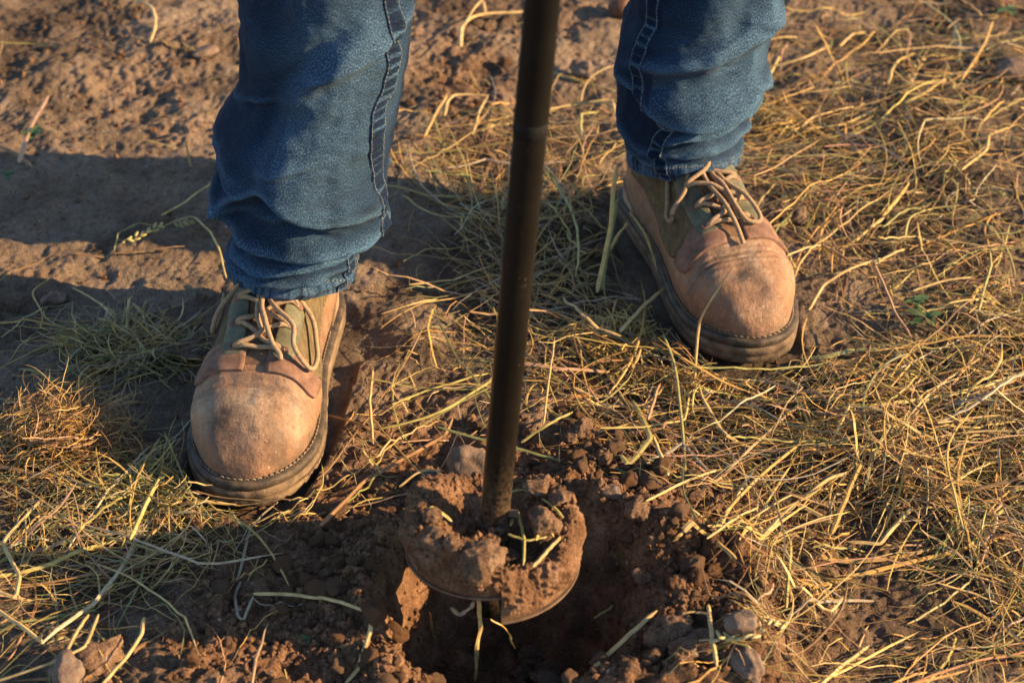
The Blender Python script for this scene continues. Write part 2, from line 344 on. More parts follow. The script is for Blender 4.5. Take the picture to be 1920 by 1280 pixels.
# ------------------------------------------------------------------ boots
def pch(xs, ys, x):
    xs = np.asarray(xs, float); ys = np.asarray(ys, float); d = np.diff(ys)/np.diff(xs); mm = np.zeros(len(xs))
    for i in range(1, len(xs)-1): mm[i] = 0 if d[i-1]*d[i] <= 0 else 2*d[i-1]*d[i]/(d[i-1]+d[i])
    mm[0], mm[-1] = d[0], d[-1]; x = np.clip(x, xs[0], xs[-1]); i = np.clip(np.searchsorted(xs, x)-1, 0, len(xs)-2); hh = xs[i+1]-xs[i]; t = (x-xs[i])/hh
    return ys[i]*(2*t**3-3*t*t+1)+hh*mm[i]*(t**3-2*t*t+t)+ys[i+1]*(-2*t**3+3*t*t)+hh*mm[i+1]*(t**3-t*t)
def halfw(y, which, inset=0.):
    """half width of the sole outline at y, inner ('m') or outer ('l') side, pulled in by inset"""
    tab = {'m': [.036, .037, .0375, .039, .0455, .0520, .0535, .0515, .047], 'l': [.037, .039, .042, .046, .0535, .0590, .0595, .0555, .049]}[which]
    w_ = pch(np.array([0, .12, .25, .4, .55, .68, .78, .86, 1.])*L, tab, y)-inset
    y0, y1 = inset, L-inset; a = .13*L; b = .30*L
    th_ = np.clip((y0+a-y)/a, 0, 1); tt = np.clip((y-(y1-b))/b, 0, 1)
    return w_*np.clip(1-th_**2.4, 0, 1)**(1/2.4)*np.clip(1-tt**2.5, 0, 1)**(1/2.3)
def outline(side, inset, n=150):
    t = (1-np.cos(np.linspace(0, np.pi, n)))/2; y = inset+t*(L-2*inset)
    m_ = np.stack([side*halfw(y, 'm', inset), y], 1); l_ = np.stack([-side*halfw(y, 'l', inset), y], 1)
    P = np.concatenate([m_, l_[::-1][1:-1]])
    return resample(np.concatenate([P, P[:1]]), 261)[:-1]
Z0 = .0262; INS = .0070
def make_boot(parent, b, idx):
    side = b['side']; nt_, na = 260, 180
    tt = np.linspace(0, 1, nt_); y = INS+(1-np.cos(np.pi*tt))/2*(L-2*INS); fy = y/L
    top = pch([0, .06, .2, .3, .38, .46, .54, .62, .70, .78, .86, .93, 1], [.140, .148, .148, .143, .134, .124, .112, .101, .0920, .0820, .0730, .0660, .059], fy)
    e = np.clip((fy-.83)/(1-INS/L-.83), 0, 1); top = Z0+(top-Z0)*np.clip(1-e**2.5, 0, 1)**(1/2.3)
    e = np.clip((.07-fy)/(.07-INS/L), 0, 1); top = Z0+(top-Z0)*np.clip(1-e**5, 0, 1)**.2
    pw = pch([0, .3, .45, .6, .8, 1], [.42, .46, .62, .60, .50, .50], fy); qw = pch([0, .3, .45, .6, .8, 1], [.7, .75, .95, .9, .72, .70], fy)
    wm, wl = halfw(y, 'm', INS), halfw(y, 'l', INS); al = np.linspace(0, np.pi, 721); ca, sa = np.cos(al), np.sin(al)
    Gd = np.zeros((nt_, na, 3)); HL = np.zeros((nt_, 2))
    for i in range(nt_):
        wp, wn = (wm[i], wl[i]) if side > 0 else (wl[i], wm[i])          # +x side, -x side
        xx = np.where(ca < 0, wn, wp)*np.sign(ca)*np.abs(ca)**pw[i]; zz = Z0+(top[i]-Z0)*np.clip(sa, 0, 1)**qw[i]
        # side walls bulge slightly over the welt
        k = np.clip((zz-Z0)/.05, 0, 1); xx = xx*(1+.085*np.sin(np.pi*k)*sst(.3, .6, fy[i]))
        P = np.stack([xx, np.full_like(xx, y[i]), zz], 1)[::-1]           # from -x to +x
        Gd[i, :na//2] = resample(P[:361], na//2+1)[:-1]; Gd[i, na//2:] = resample(P[360:], na//2)
        HL[i] = [np.linalg.norm(np.diff(P[:361], axis=0), axis=1).sum(), np.linalg.norm(np.diff(P[360:], axis=0), axis=1).sum()]
    def normals(Gd):
        n = np.cross(np.gradient(Gd, axis=1), np.gradient(Gd, axis=0)); n /= np.linalg.norm(n, axis=2)[..., None]+1e-9
        return n
    n = normals(Gd)
    if n[nt_//2, na//2, 2] < 0: n = -n
    # flex creases across the vamp, soft dents
    a_ = (np.arange(na)/(na-1)-.5)*2; FY = fy[:, None]; A = a_[None]
    seed = idx*7.3; cz = np.exp(-((FY-.785)/.035)**2)*np.clip(1.1-A*A*.8, 0, 1)
    ph = FY*L/.0062*2*np.pi+2.2*fbm(A*2+seed, FY*9, o=2)+A*3*side
    disp = -.0019*cz*np.clip(np.sin(ph), 0, 1)**2-.0030*np.exp(-((FY-.780)/.026)**2)*np.exp(-((A-.1*side)/.55)**2)
    disp += .0016*fbm(Gd[..., 0]*28+seed, Gd[..., 1]*28, Gd[..., 2]*28, o=3)*sst(0, .015, np.minimum(Gd[..., 2]-Z0, .05))
    Gd = Gd+n*disp[..., None]; n2 = normals(Gd); n = n2 if n2[nt_//2, na//2, 2] > 0 else -n2
    col = np.zeros((nt_, na, 3))+np.array([.315, .160, .082])
    P = Gd; f1 = fbm(P[..., 0]*22+seed, P[..., 1]*22, P[..., 2]*22, o=4); f2 = fbm(P[..., 0]*60+seed, P[..., 1]*60+3, P[..., 2]*60, o=3)
    def lay(c, k): return col*(1-k[..., None])+np.array(c)*k[..., None]
    col = lay((.37, .24, .145), .6*sst(-.1, .9, f1+.5*np.exp(-((FY-.80)/.10)**2)*np.clip(1-A*A*1.5, 0, 1)))
    col = lay((.36, .15, .07), .7*sst(.0, .6, -f1+.4*f2+.5*sst(.85, 1, FY)-.3))
    col = lay((.13, .095, .075), .75*np.exp(-((FY-.785)/.028)**2)*sst(-.4, .6, f2+.2))  # shade of the flex crease painted into the leather as a dirt-toned band
    col = lay((.50, .40, .30), .25*sst(.15, .6, f2)*sst(.66, .8, FY))
    dome = np.exp(-(((FY-.845)/.055)**2+((P[..., 0]-.008)/.024)**2))
    if idx == 0: col = lay((.47, .36, .25), .6*np.clip(dome*(1+.6*f2), 0, 1))
    stains = [[(.895, .012, .014, 1.), (.90, .018, .010, .45), (.91, -.028, .011, .5), (.83, .020, .010, .35), (.925, .004, .02, .3)], [(.86, .004, .012, 1.), (.915, -.008, .012, .55), (.76, .016, .012, .4), (.87, .03, .02, .2)]][idx]
    for sy, sx, sr, k in stains:
        d_ = np.hypot((P[..., 0]-sx)*1.2, (P[..., 1]-sy*L))/sr; col = lay((.022, .017, .015), min(1., k*1.25)*np.clip(np.exp(-d_*d_)*(1.15+.9*f2), 0, 1))
    col = lay((.10, .07, .048), .75*np.clip(f2*.8+.35, 0, 1)*sst(.030, .004, P[..., 2]-Z0)); col = lay((.09, .06, .04), .55*sst(.012, .001, P[..., 2]-Z0)*(.5+.5*np.clip(f2+.4, 0, 1)))
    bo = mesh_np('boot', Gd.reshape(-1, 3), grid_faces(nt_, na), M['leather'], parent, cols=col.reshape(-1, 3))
    bo.location = (*b['p'], 0); bo.rotation_euler = (0, 0, math.pi+b['yaw'])
    def S(f, d, off=0.):
        """point on the upper: f along the length (0 heel, 1 toe), d metres from the ridge line, off above the leather"""
        f = np.asarray(f, float); d = np.asarray(d, float); f, d = np.broadcast_arrays(f, d); f = f+.074*sst(.2, .45, f)*(1-sst(.69, .8, f))
        c = np.clip(1-2*(f*L-INS)/(L-2*INS), -1, 1); ti = np.arccos(c)/np.pi*(nt_-1)
        hl = np.where(d < 0, np.interp(ti, np.arange(nt_), HL[:, 0]), np.interp(ti, np.arange(nt_), HL[:, 1]))
        ai = np.clip(.5+.5*d/hl, 0, 1)*(na-1); i = np.clip(ti.astype(int), 0, nt_-2); j = np.clip(ai.astype(int), 0, na-2); fi = (ti-i)[..., None]; fj = (ai-j)[..., None]
        q = lambda Q: (Q[i, j]*(1-fi)+Q[i+1, j]*fi)*(1-fj)+(Q[i, j+1]*(1-fi)+Q[i+1, j+1]*fi)*fj
        nn = q(n); nn = nn/(np.linalg.norm(nn, axis=-1)[..., None]+1e-9); return q(Gd)+nn*np.asarray(off, float)[..., None]
    def panel(name, f0, f1_, din, dout, off, mat, nf=60, nd=16, lab=None, edge=None):
        """raised patch of leather: f0..f1 along, din(f)..dout(f) across, with turned-down edges"""
        k = np.linspace(0, 1, nf); f = f0+(f1_-f0)*k; a0 = din(f); a1 = dout(f)
        s = np.concatenate([[0, 0], np.linspace(0, 1, nd), [1, 1]]); oo = np.concatenate([[-.0012, off*.6], np.full(nd, off), [off*.6, -.0012]])
        s[1] -= 0; Dm = a0[:, None]+(a1-a0)[:, None]*s[None]; Om = np.repeat(oo[None], nf, 0)
        Om = Om*1.; Om[0] = -.0012; Om[-1] = -.0012
        Om[1] = np.minimum(Om[1], off*.6); Om[-2] = np.minimum(Om[-2], off*.6)
        V = S(f[:, None]+0*Dm, Dm, Om); Fc = grid_faces(nf, len(s))
        o = mesh_np(name, V.reshape(-1, 3), Fc, mat, bo)
        if lab: o['label'] = lab
        return o
    V = []
    for sg in (-1, 1):
        panel('quarter_panel', .60, .16, lambda f: sg*(.0285+.004*(f < 0)), lambda f: sg*pch([.16, .3, .45, .56, .60], [.100, .094, .080, .068, .052], f), .0020, M['suede'])
        panel('facing_flap', .672, .585, lambda f: sg*(.009+.05*np.clip(f-.655, 0, 1)), lambda f: sg*pch([.585, .62, .66, .672], [.066, .064, .059, .050], f), .0030, M['pink'])
        def eo(f): return .5*.0175*np.clip(1-np.clip((f-.60)/.035, 0, 1)**2.5, 0, 1)**(1/2.)
        panel('eyestay', .634, .33, lambda f: sg*(.0205+.004*(.6-f)/.2-eo(f)), lambda f: sg*(.0205+.004*(.6-f)/.2+eo(f)), .0036, M['eyestay'], nf=70)
        # seam stitching along the quarter
        f = np.linspace(.6, .2, 64); dd = sg*(pch([.16, .3, .45, .56, .60], [.100, .094, .080, .068, .052], f)-.003); pts = S(f, dd, .0019)
        vv, ff = join([tube_data(pts[i:i+2], .0005, 4) for i in range(0, 62, 2)]); mesh_np('quarter_stitching', vv, ff, M['thread'], bo)
        panel('heel_counter', .015, .24, lambda f: sg*(.112+.03*f/.24), lambda f: sg*np.full_like(f, .176), .0022, M['leather_plain'])
        for k in range(4):
            fc = .605-.074*k; dc = sg*(.0205+.004*(.6-fc)/.2)
            hole = mesh_np('eyelet', *eyelet_mesh(S, fc, dc, sg), M['pink'], bo)
    panel('tongue', .655, .37, lambda f: np.full_like(f, -.0105), lambda f: np.full_like(f, .0105), .0012, M['tongue'])
    # ---- sole
    Pm = outline(side, 0.); nP = len(Pm); ce = np.array([0, L/2])
    def ring(inset, z, spring=True):
        Q = outline(side, inset); zz = np.full(len(Q), z); zz = zz+.006*sst(.80, 1., Q[:, 1]/L)**1.5*(1 if spring else 0)
        return np.concatenate([Q, zz[:, None]], 1)
    rings = [ring(.02, .0005), ring(.004, .0005), ring(.0012, .002), ring(.0004, .008), ring(.0016, .0095), ring(.0002, .0105), ring(0, .0165), ring(.0016, .0180)]
    Vs = np.concatenate(rings); jit = fbm(Vs[:, 0]*90, Vs[:, 1]*90, Vs[:, 2]*90+seed, o=3); Vs[:, :2] += (Vs[:, :2]-ce)/np.linalg.norm(Vs[:, :2]-ce, axis=1)[:, None]*(jit*.0011)[:, None]
    cpt = np.array([[0, L/2, .0005], [0, L/2, .0180]]); Fs = grid_faces(len(rings), nP, True); j = np.arange(nP); kb = len(Vs)
    caps = np.concatenate([np.stack([np.full(nP, kb), (j+1) % nP, j], 1), np.stack([np.full(nP, kb+1), (len(rings)-1)*nP+j, (len(rings)-1)*nP+(j+1) % nP], 1)])
    mesh_np('outsole', np.concatenate([Vs, cpt]), [Fs, caps], M['sole'], bo)
    rings = [ring(.003, .0174), ring(.0012, .0184), ring(.0006, .0212), ring(.0002, .0232), ring(.0010, .0252), ring(.0030, .0260), ring(.0105, .0265), ring(.02, .0269)]
    Vs = np.concatenate(rings); mesh_np('welt', Vs, grid_faces(len(rings), nP, True), M['welt'], bo)
    Q = ring(.0052, .0268); Q = resample(np.concatenate([Q, Q[:1]]), 521); st_ = []
    for k in range(0, 520, 4):
        if Q[k, 1] > .25*L: st_.append(tube_data(Q[k:k+4]+np.array([[0, 0, -.0004], [0, 0, .0006], [0, 0, .0006], [0, 0, -.0004]]), .0006, 5))
    vv, ff = join(st_); mesh_np('welt_stitching', vv, ff, M['thread'], bo)
    # ---- laces
    ey = [(.605-.074*k, .0205+.004*(.6-(.605-.074*k))/.2) for k in range(4)]
    def lace(pts, r=.0021):
        pts = np.array(pts, float); W = np.stack([S(q[0], q[1], q[2]) for q in pts]); W = catmull(W, 9)
        v_, f_ = tube_data(W, r, 9); mesh_np('lace', v_, f_, M['lace'], bo)
    lace([(ey[0][0], -ey[0][1], .002), (ey[0][0]+.002, -.012, .0065), (ey[0][0]+.004, 0, .0058), (ey[0][0]+.002, .012, .0065), (ey[0][0], ey[0][1], .002)])
    for k in range(3):
        (fa, da), (fb, db) = ey[k], ey[k+1]
        for sg in (-1, 1):
            hgt = .0085 if (sg > 0) == (k % 2 == 0) else .0050
            lace([(fa, sg*da, .002), (fa-.002, sg*(da-.005), .0075), (fa-.020, sg*.004, hgt), ((fa+fb)/2-.012, -sg*.006, hgt), (fb+.006, -sg*(db-.006), .0062), (fb, -sg*db, .002)])
    sx = side
    if idx == 0:
        bows = [[(.37, .002, .000), (.45, .000, .003), (.50, -.010, .012), (.55, -.020, .016), (.60, -.025, .012), (.625, -.032, .009), (.62, -.042, .008), (.57, -.049, .008), (.51, -.047, .009), (.46, -.036, .008), (.43, -.018, .004)],
                [(.37, .004, .000), (.48, .002, .009), (.54, -.004, .015), (.60, -.012, .010), (.625, -.018, .0075), (.640, -.020, .005)],
                [(.37, .004, .000), (.40, .018, .004), (.455, .040, .008), (.48, .052, .008), (.47, .060, .006), (.43, .056, .007), (.40, .045, .01)],
                [(.37, .010, .000), (.47, .006, .008), (.52, .004, .010), (.56, -.001, .009)]]
    else:
        bows = [[(.37, -.002, .000), (.47, -.010, .005), (.54, -.020, .013), (.60, -.026, .011), (.63, -.024, .008), (.625, -.013, .009), (.58, -.008, .012), (.50, -.006, .009), (.45, -.002, .004)],
                [(.37, .004, .000), (.47, .006, .005), (.56, .003, .014), (.62, .000, .011), (.66, -.003, .007), (.685, -.004, .0035)],
                [(.37, .000, .000), (.48, -.004, .005), (.56, -.007, .010), (.61, -.008, .006)],
                [(.37, .008, .000), (.46, .022, .005), (.50, .036, .011), (.495, .046, .007), (.46, .052, .006), (.42, .046, .006), (.36, .032, .003)]]
    for q in bows: lace(q)
    return bo
def eyelet_mesh(S, fc, dc, sg):
    """rounded leather slot liner standing a little proud of the eyestay"""
    k = np.arange(20)*2*np.pi/20; sp = lambda q: np.sign(q)*np.abs(q)**.7
    rows = []
    for sc, of in ((1.0, .0030), (1.0, .0046), (.75, .0050), (.3, .0034)):
        rows.append(S(fc+sp(np.cos(k))*.0105*sc*.9, dc+sp(np.sin(k))*.0046*sc*1.0, np.full(20, of)))
    V = np.concatenate(rows+[rows[-1].mean(0)[None]]); Fq = grid_faces(4, 20, True); j = np.arange(20)
    return V, [Fq, np.stack([np.full(20, 80), 60+j, 60+(j+1) % 20], 1)]
M['leather_plain'] = simple_mat('tan_counter_leather', (.20, .12, .07), (.42, .27, .165), 60, .75, .0006, 900)
person = bpy.data.objects.new('person', None); COL.objects.link(person)
person.location = (0, 1.6, 0); person.empty_display_size = .1
tag(person, 'person in faded blue jeans and dusty tan work boots standing astride the auger', 'person')
for i, b in enumerate(BOOTS):
    o = make_boot(person, b, i); o.matrix_parent_inverse = person.matrix_world.inverted() if False else o.matrix_parent_inverse
    o.location = (b['p'][0], b['p'][1]-1.6, 0)
    o['label'] = ['dusty tan leather work boot with a wide lace loop beside the hole', 'dusty tan leather work boot with a dark toe spot amid the straw'][i]
# ------------------------------------------------------------------ jeans
LEGS = [
 dict(rows=[(-420, 450, 800), (-250, 455, 792), (-80, 452, 780), (0, 450, 772), (60, 450, 771), (110, 452, 766), (150, 452, 760), (190, 432, 753), (230, 414, 744), (270, 408, 733), (300, 410, 723), (330, 416, 721), (360, 424, 724), (384, 434, 722), (400, 440, 706), (415, 439, 690), (440, 434, 676), (470, 432, 670), (490, 433, 666), (512, 438, 661)],
      lean=-.17, bi=0, tilt=.30, roll=-.06, hem_v=512),
 dict(rows=[(-420, 1200, 1495), (-200, 1192, 1475), (-80, 1188, 1462), (0, 1184, 1452), (40, 1168, 1442), (80, 1162, 1424), (100, 1160, 1420), (125, 1158, 1427), (145, 1157, 1424), (165, 1157, 1414), (185, 1157, 1398), (205, 1158, 1391), (225, 1162, 1386), (245, 1166, 1384), (265, 1171, 1385), (285, 1175, 1384), (303, 1179, 1380)],
      lean=-.02, bi=1, tilt=.34, roll=.03, hem_v=303)]
FOLDS = [
 [ # (ridge [(psi deg, v)...], amplitude, sigma above, sigma below, overhang)
  ([(-60, 330), (-20, 268), (0, 300), (25, 330), (70, 345)], .0085, .034, .010, .004),
  ([(-70, 300), (-40, 372), (0, 386), (40, 388), (85, 384)], .0095, .014, .0055, .007),
  ([(-60, 425), (-20, 442), (10, 428), (50, 414)], .0090, .008, .005, .005),
  ([(-80, 455), (-40, 470), (0, 474), (30, 462)], .0065, .008, .005, .003),
  ([(0, 500), (30, 492), (70, 478)], .0035, .006, .005, .001),
  ([(0, 60), (30, 30), (70, -15)], .0060, .018, .008, .002),
  ([(-10, 40), (-12, 140), (-20, 250)], .0, .02, .02, 0),
  ([(-120, 250), (-80, 240), (-45, 262)], .006, .02, .010, .003),
  ([(110, 330), (150, 370), (200, 360)], .008, .02, .010, .004), ([(100, 420), (160, 430), (220, 400)], .006, .012, .008, .002)],
 [([(-75, 95), (-45, 118), (-15, 150), (20, 156), (55, 128), (90, 108)], .0100, .020, .0055, .008),
  ([(-55, 75), (-25, 62), (10, 48), (45, 20), (80, 0)], .0060, .012, .009, .001),
  ([(-20, 210), (5, 192), (30, 188), (60, 166), (90, 150)], .0072, .009, .0060, .004),
  ([(-75, 205), (-40, 236), (0, 240), (35, 236), (80, 215)], .0065, .010, .0055, .004),
  ([(-70, 250), (-30, 276), (10, 282), (50, 278), (85, 262)], .0035, .007, .005, .001),
  ([(120, 130), (160, 140), (220, 120)], .008, .02, .01, .003), ([(110, 210), (160, 220), (230, 200)], .006, .01, .008, .002)]]
VRIDGE = [[([-60, 30, 110, 180, 250, 300, 345], [40, 14, -13, -15, -12, -4, 10], .0085, .15, .95)], [([-60, 0, 50, 90, 120, 150], [40, 34, -18, -30, -30, -28], .0050, .16, .6), ([-120, -60, 20, 80, 130], [60, 56, 52, 50, 48], .0050, .2, .6)]]
jv, jf, jfade, jdust, juv, JS = [], [], [], [], [], []
jbase = 0
for li, lg in enumerate(LEGS):
    b = BOOTS[lg['bi']]; c, s = math.cos(b['yaw']), math.sin(b['yaw']); ly = .29*L
    ank = np.array([b['p'][0]+s*ly, b['p'][1]-c*ly]); Ya = ank[1]; k = lg['lean']
    rows = np.array(lg['rows'], float)
    def onplane(u, v):
        a = (v-640)/F; dx = (u-960)/F; dy = CT-a*ST; dz = -(ST+a*CT); q = (Ya+k*H)/(dy-k*dz)
        return dx*q, dy*q, H+dz*q
    xl, yy, hh = onplane(rows[:, 1], rows[:, 0]); xr, _, _ = onplane(rows[:, 2], rows[:, 0])
    hv = lambda v, a_=rows[:, 0].copy(), b_=hh.copy(): np.interp(v, a_, b_)
    cxr, rxr, cyr = (xl+xr)/2, (xr-xl)/2, yy
    o_ = np.argsort(hh); hs, cxs, rxs, cys = hh[o_], cxr[o_], rxr[o_], cyr[o_]
    hem = hv(lg['hem_v']); htop = hs[-1]
    # above the frame: thigh up to the hip
    sgn = -1 if li == 0 else 1
    he = np.array([htop+.16, .88, .98]); hs = np.concatenate([hs, he]); cxs = np.concatenate([cxs, [cxs[-1]*.85+sgn*.005, sgn*.095-.01, sgn*.085-.01]])
    rxs = np.concatenate([rxs, [.082, .098, .100]]); cys = np.concatenate([cys, [cys[-1]+.03, 1.50, 1.50]])
    print('leg', li, 'ankle', ank.round(3), 'hem h', round(float(hem), 3), 'frame-top h', round(float(hv(0)), 3), 'r hem', round(float(rxs[0]), 3))
    hg = np.concatenate([np.linspace(hem, hv(-100), 260), np.linspace(hv(-100), .98, 60)[1:]]); nps = 192
    psi = np.linspace(0, 2*np.pi, nps, endpoint=False)-np.pi            # 0 faces the lens, + to +X
    cx, rx, cy = pch(hs, cxs, hg), pch(hs, rxs, hg), pch(hs, cys, hg)
    HG = hg[:, None]+0*psi[None]; PS = psi[None]+0*HG
    rad = np.zeros_like(HG); dz = np.zeros_like(HG); fade = np.zeros_like(HG)
    for ridge, amp, su, sdn, ov in FOLDS[li]:
        rp = np.array(ridge, float); pr = np.radians(rp[:, 0]); pp = np.where(PS < pr[0]-np.pi, PS+2*np.pi, PS); pp = np.where(pp < pr.mean()-np.pi, pp+2*np.pi, pp)
        rh = pch(pr, hv(rp[:, 1]), pp)+.0022*fbm(PS*2.1+li*3, HG*20, o=2); A = sst(pr[0]-.30, pr[0]+.15, pp)*(1-sst(pr[-1]-.15, pr[-1]+.30, pp))
        d = HG-rh; gg = np.exp(-np.abs(d/np.where(d > 0, su*.85, sdn*.8))**1.6)*A
        rad += amp*gg; dz -= ov*gg; fade += .75*np.exp(-((d-.001)/.0045)**2)*A*amp/.009
        rad -= .55*amp*np.exp(-((d+sdn*2.0)/(sdn*.9))**2)*A
    for vr, pr_r, amp, wl, wr_ in VRIDGE[li]:
        vq = np.interp(HG, hv(np.array(vr, float))[::-1], np.array(vr, float)[::-1]); pc = np.radians(pch(vr, pr_r, vq)); d = PS-pc
        win = sst(vr[0], vr[1], vq)*(1-sst(vr[-2], vr[-1], vq)); gg = np.where(d < 0, np.exp(-(d/wl)**2), np.exp(-(d/wr_)**2))*win
        rad += amp*gg-.45*amp*np.exp(-((d+2.1*wl)/wl)**2)*win; fade += .35*np.where(d > -.05, np.exp(-(d/.55)**2), 0)*win
    for q in range(16):                                                   # short sharp creases, thickest above the hem
        p0 = rng.uniform(-1.6, 1.6); h0 = hem+.02+rng.random()**1.5*.2; sl_ = rng.normal()*.018; wd_ = rng.uniform(.25, .6); d = HG-h0-sl_*(PS-p0); A = np.exp(-((PS-p0)/wd_)**2); am = rng.uniform(.0012, .0030)
        rad += am*A*np.exp(-np.abs(d/np.where(d > 0, .0075, .0035))**1.5); rad -= .6*am*A*np.exp(-((d+.006)/.003)**2); fade += .5*A*np.exp(-(d/.003)**2)*am/.003
    xs_, ys_ = np.sin(PS), -np.cos(PS)
    wr = fbm(xs_*1.3+li*9, ys_*1.3, HG*15, o=3); rad += .0034*wr*sst(.98, .3, HG)
    rad += .0013*fbm(xs_*3+li*9, ys_*3+2, HG*60, o=3)-.0006*np.clip(1-np.abs(fbm(xs_*1.6+li*4, ys_*1.6, HG*34, o=2))*5, 0, 1)*sst(.45, .2, HG)
    fade += .18*np.clip(wr, 0, 1)+(.75*np.exp(-((HG-hv(80))/.16)**2)*np.exp(-((PS-.25)/.75)**2) if li == 0 else .75*np.exp(-((HG-hv(70))/.09)**2)*np.exp(-((PS-.45)/.7)**2))
    # hem: tilted by the boot, doubled cloth, puckers
    near = sst(.085, .0, HG-hem)
    dz += near*(lg['tilt']*(np.cos(PS))*rx[:, None]*.9+lg['roll']*xs_*rx[:, None])
    band = sst(.0205, .0190, HG-hem); rad += band*(.0013+.0005*noise(PS*26+li, HG*40))-.0012*np.exp(-((HG-hem-.0200)/.0020)**2)
    puck = noise(PS*24+li*5, HG*12)+.5*noise(PS*60, HG*9+li)
    fade = np.clip(fade, 0, 1); fade = np.maximum(fade*.85, band*np.clip(.6+1.2*puck, 0, 1)); fade = np.maximum(fade, np.exp(-((HG-hem)/.0012)**2)*.9)
    ry = rx*np.interp(hg, [hem, hem+.1, .5, .98], [1.24, 1.10, 1.0, 1.1])
    Xg = cx[:, None]+xs_*(rx[:, None]+rad); Yg = cy[:, None]+ys_*(ry[:, None]*np.where(ys_ > 0, 1+(.38 if li else .12)*ys_, 1.)+rad); Zg = HG+dz
    Gj = np.stack([Xg, Yg, Zg], -1)
    # inner turn of the hem
    inn = []
    for dr, du in ((.0020, -.0004), (.0036, .0012), (.0040, .03)):
        inn.append(np.stack([Gj[0, :, 0]-xs_[0]*dr, Gj[0, :, 1]-ys_[0]*dr, Gj[0, :, 2]+du], -1))
    full = np.concatenate([np.array(inn[::-1]), Gj]); nr = len(full)
    circ = 2*np.pi*.06; UVg = np.stack([np.broadcast_to(psi[None]/(2*np.pi)*circ, (nr, nps)), np.broadcast_to(np.concatenate([[hem-.03, hem-.002, hem-.001], hg])[:, None], (nr, nps))], -1)
    ext = lambda Q, v0: np.concatenate([np.full((3, nps), v0), Q])
    jv.append(full.reshape(-1, 3)); jf.append(grid_faces(nr, nps, True)+jbase); jbase += nr*nps
    dust = np.clip(.30*np.exp(-((HG-hem)/.03)**2)*np.clip(.2+fbm(xs_*4, ys_*4, HG*40, o=3), 0, 1)+.25*sst(.2, .8, fbm(xs_*2+3, ys_*2, HG*9+li, o=3))*sst(.3, .45, HG), 0, 1)
    jfade.append(ext(fade, .2).ravel()); jdust.append(ext(dust, 0).ravel()); juv.append(UVg.reshape(-1, 2))
    nj = np.cross(np.gradient(Gj, axis=1), np.gradient(Gj, axis=0)); nj /= np.linalg.norm(nj, axis=2)[..., None]+1e-9
    if nj[30, nps//2, 1] > 0: nj = -nj
    JS.append((Gj, nj, hg, hv, hem))
def jsurf(li, ps, h, off):
    Gj, nj, hg, hv, hem = JS[li]; ps = np.asarray(ps, float); h = np.asarray(h, float); nps = Gj.shape[1]
    fi = np.interp(h, hg, np.arange(len(hg))); fj = ((ps+np.pi)/(2*np.pi)*nps); i = np.clip(fi.astype(int), 0, len(hg)-2); j = np.floor(fj).astype(int); a = (fi-i)[..., None]; c = (fj-j)[..., None]; j0, j1 = j % nps, (j+1) % nps
    q = lambda Q: (Q[i, j0]*(1-a)+Q[i+1, j0]*a)*(1-c)+(Q[i, j1]*(1-a)+Q[i+1, j1]*a)*c
    nn = q(nj); nn = nn/np.linalg.norm(nn, axis=-1)[..., None]; return q(Gj)+nn*np.asarray(off, float)[..., None]
jeans = mesh_np('jeans', np.concatenate(jv), np.concatenate(jf), M['denim'], person, atts={'fade': np.concatenate(jfade), 'dust': np.concatenate(jdust)}, uv=np.concatenate(juv))
jeans.location = (0, -1.6, 0)
jeans['label'] = 'faded blue denim jeans bunched above the boots'
def dashes(P, on=2, off=1, r=.0005):
    out = []; step = on+off
    for q in range(0, len(P)-on, step): out.append(tube_data(P[q:q+on+1], r, 4))
    return join(out)
SEAM = [([-420, 0, 60, 110, 150, 200, 250, 290, 330, 384, 420, 470, 512], [46, 50, 52, 48, 42, 47, 56, 60, 66, 70, 62, 60, 58]),
        ([-420, 0, 50, 100, 135, 150, 165, 200, 240, 270, 303], [-48, -49, -50, -46, -40, -24, -14, -22, -27, -25, -23])]
for li in (0, 1):
    Gj, nj, hg, hv, hem = JS[li]; vs_, ps_ = SEAM[li]
    hh = np.linspace(hem+.001, .9, 900); vq = np.interp(hh, hv(np.array(vs_, float))[::-1], np.array(vs_, float)[::-1])
    pc = np.radians(pch(vs_, ps_, vq)); puck = .0007*np.sin(hh/.0085*2*np.pi)+.0006*noise(hh*210, hh*0+li)
    wdt = .0062; rr = .06; sec = []
    for dlt, of in ((-1.12, -.0008), (-1, .0010), (-.6, .0016), (0, .0013), (.6, .0016), (1, .0010), (1.12, -.0008)):
        sec.append(jsurf(li, pc+dlt*wdt/rr, hh, of+puck*(abs(dlt) < .9)))
    V = np.stack(sec, 1); n_ = len(hh)
    fd = np.clip(-.1+1.2*np.clip(np.sin(hh/.0085*2*np.pi+1)*.6+noise(hh*150, hh*0+3), 0, 1), 0, 1)
    fdd = np.stack([fd*.3+.2, fd*.4+.35, fd, fd*.7, fd, fd*.4+.35, fd*.3+.2], 1)
    o = mesh_np('seam', V.reshape(-1, 3), grid_faces(n_, 7), M['denim'], jeans, atts={'fade': fdd.ravel(), 'dust': fdd.ravel()*0}, uv=np.stack([np.repeat(np.linspace(0, .012, 7)[None], n_, 0), np.repeat(hh[:, None], 7, 1)], -1).reshape(-1, 2))
    for sg in (-.92, .92):
        v_, f_ = dashes(jsurf(li, pc+sg*wdt/rr, hh, np.full(n_, .0014)), 3, 1, .00042); mesh_np('seam_stitching', v_, f_, M['jthread'], jeans)
    pp = np.linspace(-np.pi, np.pi, 380); v_, f_ = dashes(jsurf(li, pp, np.full(380, hem+.0180), np.full(380, .0006)), 2, 1, .0005)
    mesh_np('hem_stitching', v_, f_, M['jthread'], jeans)
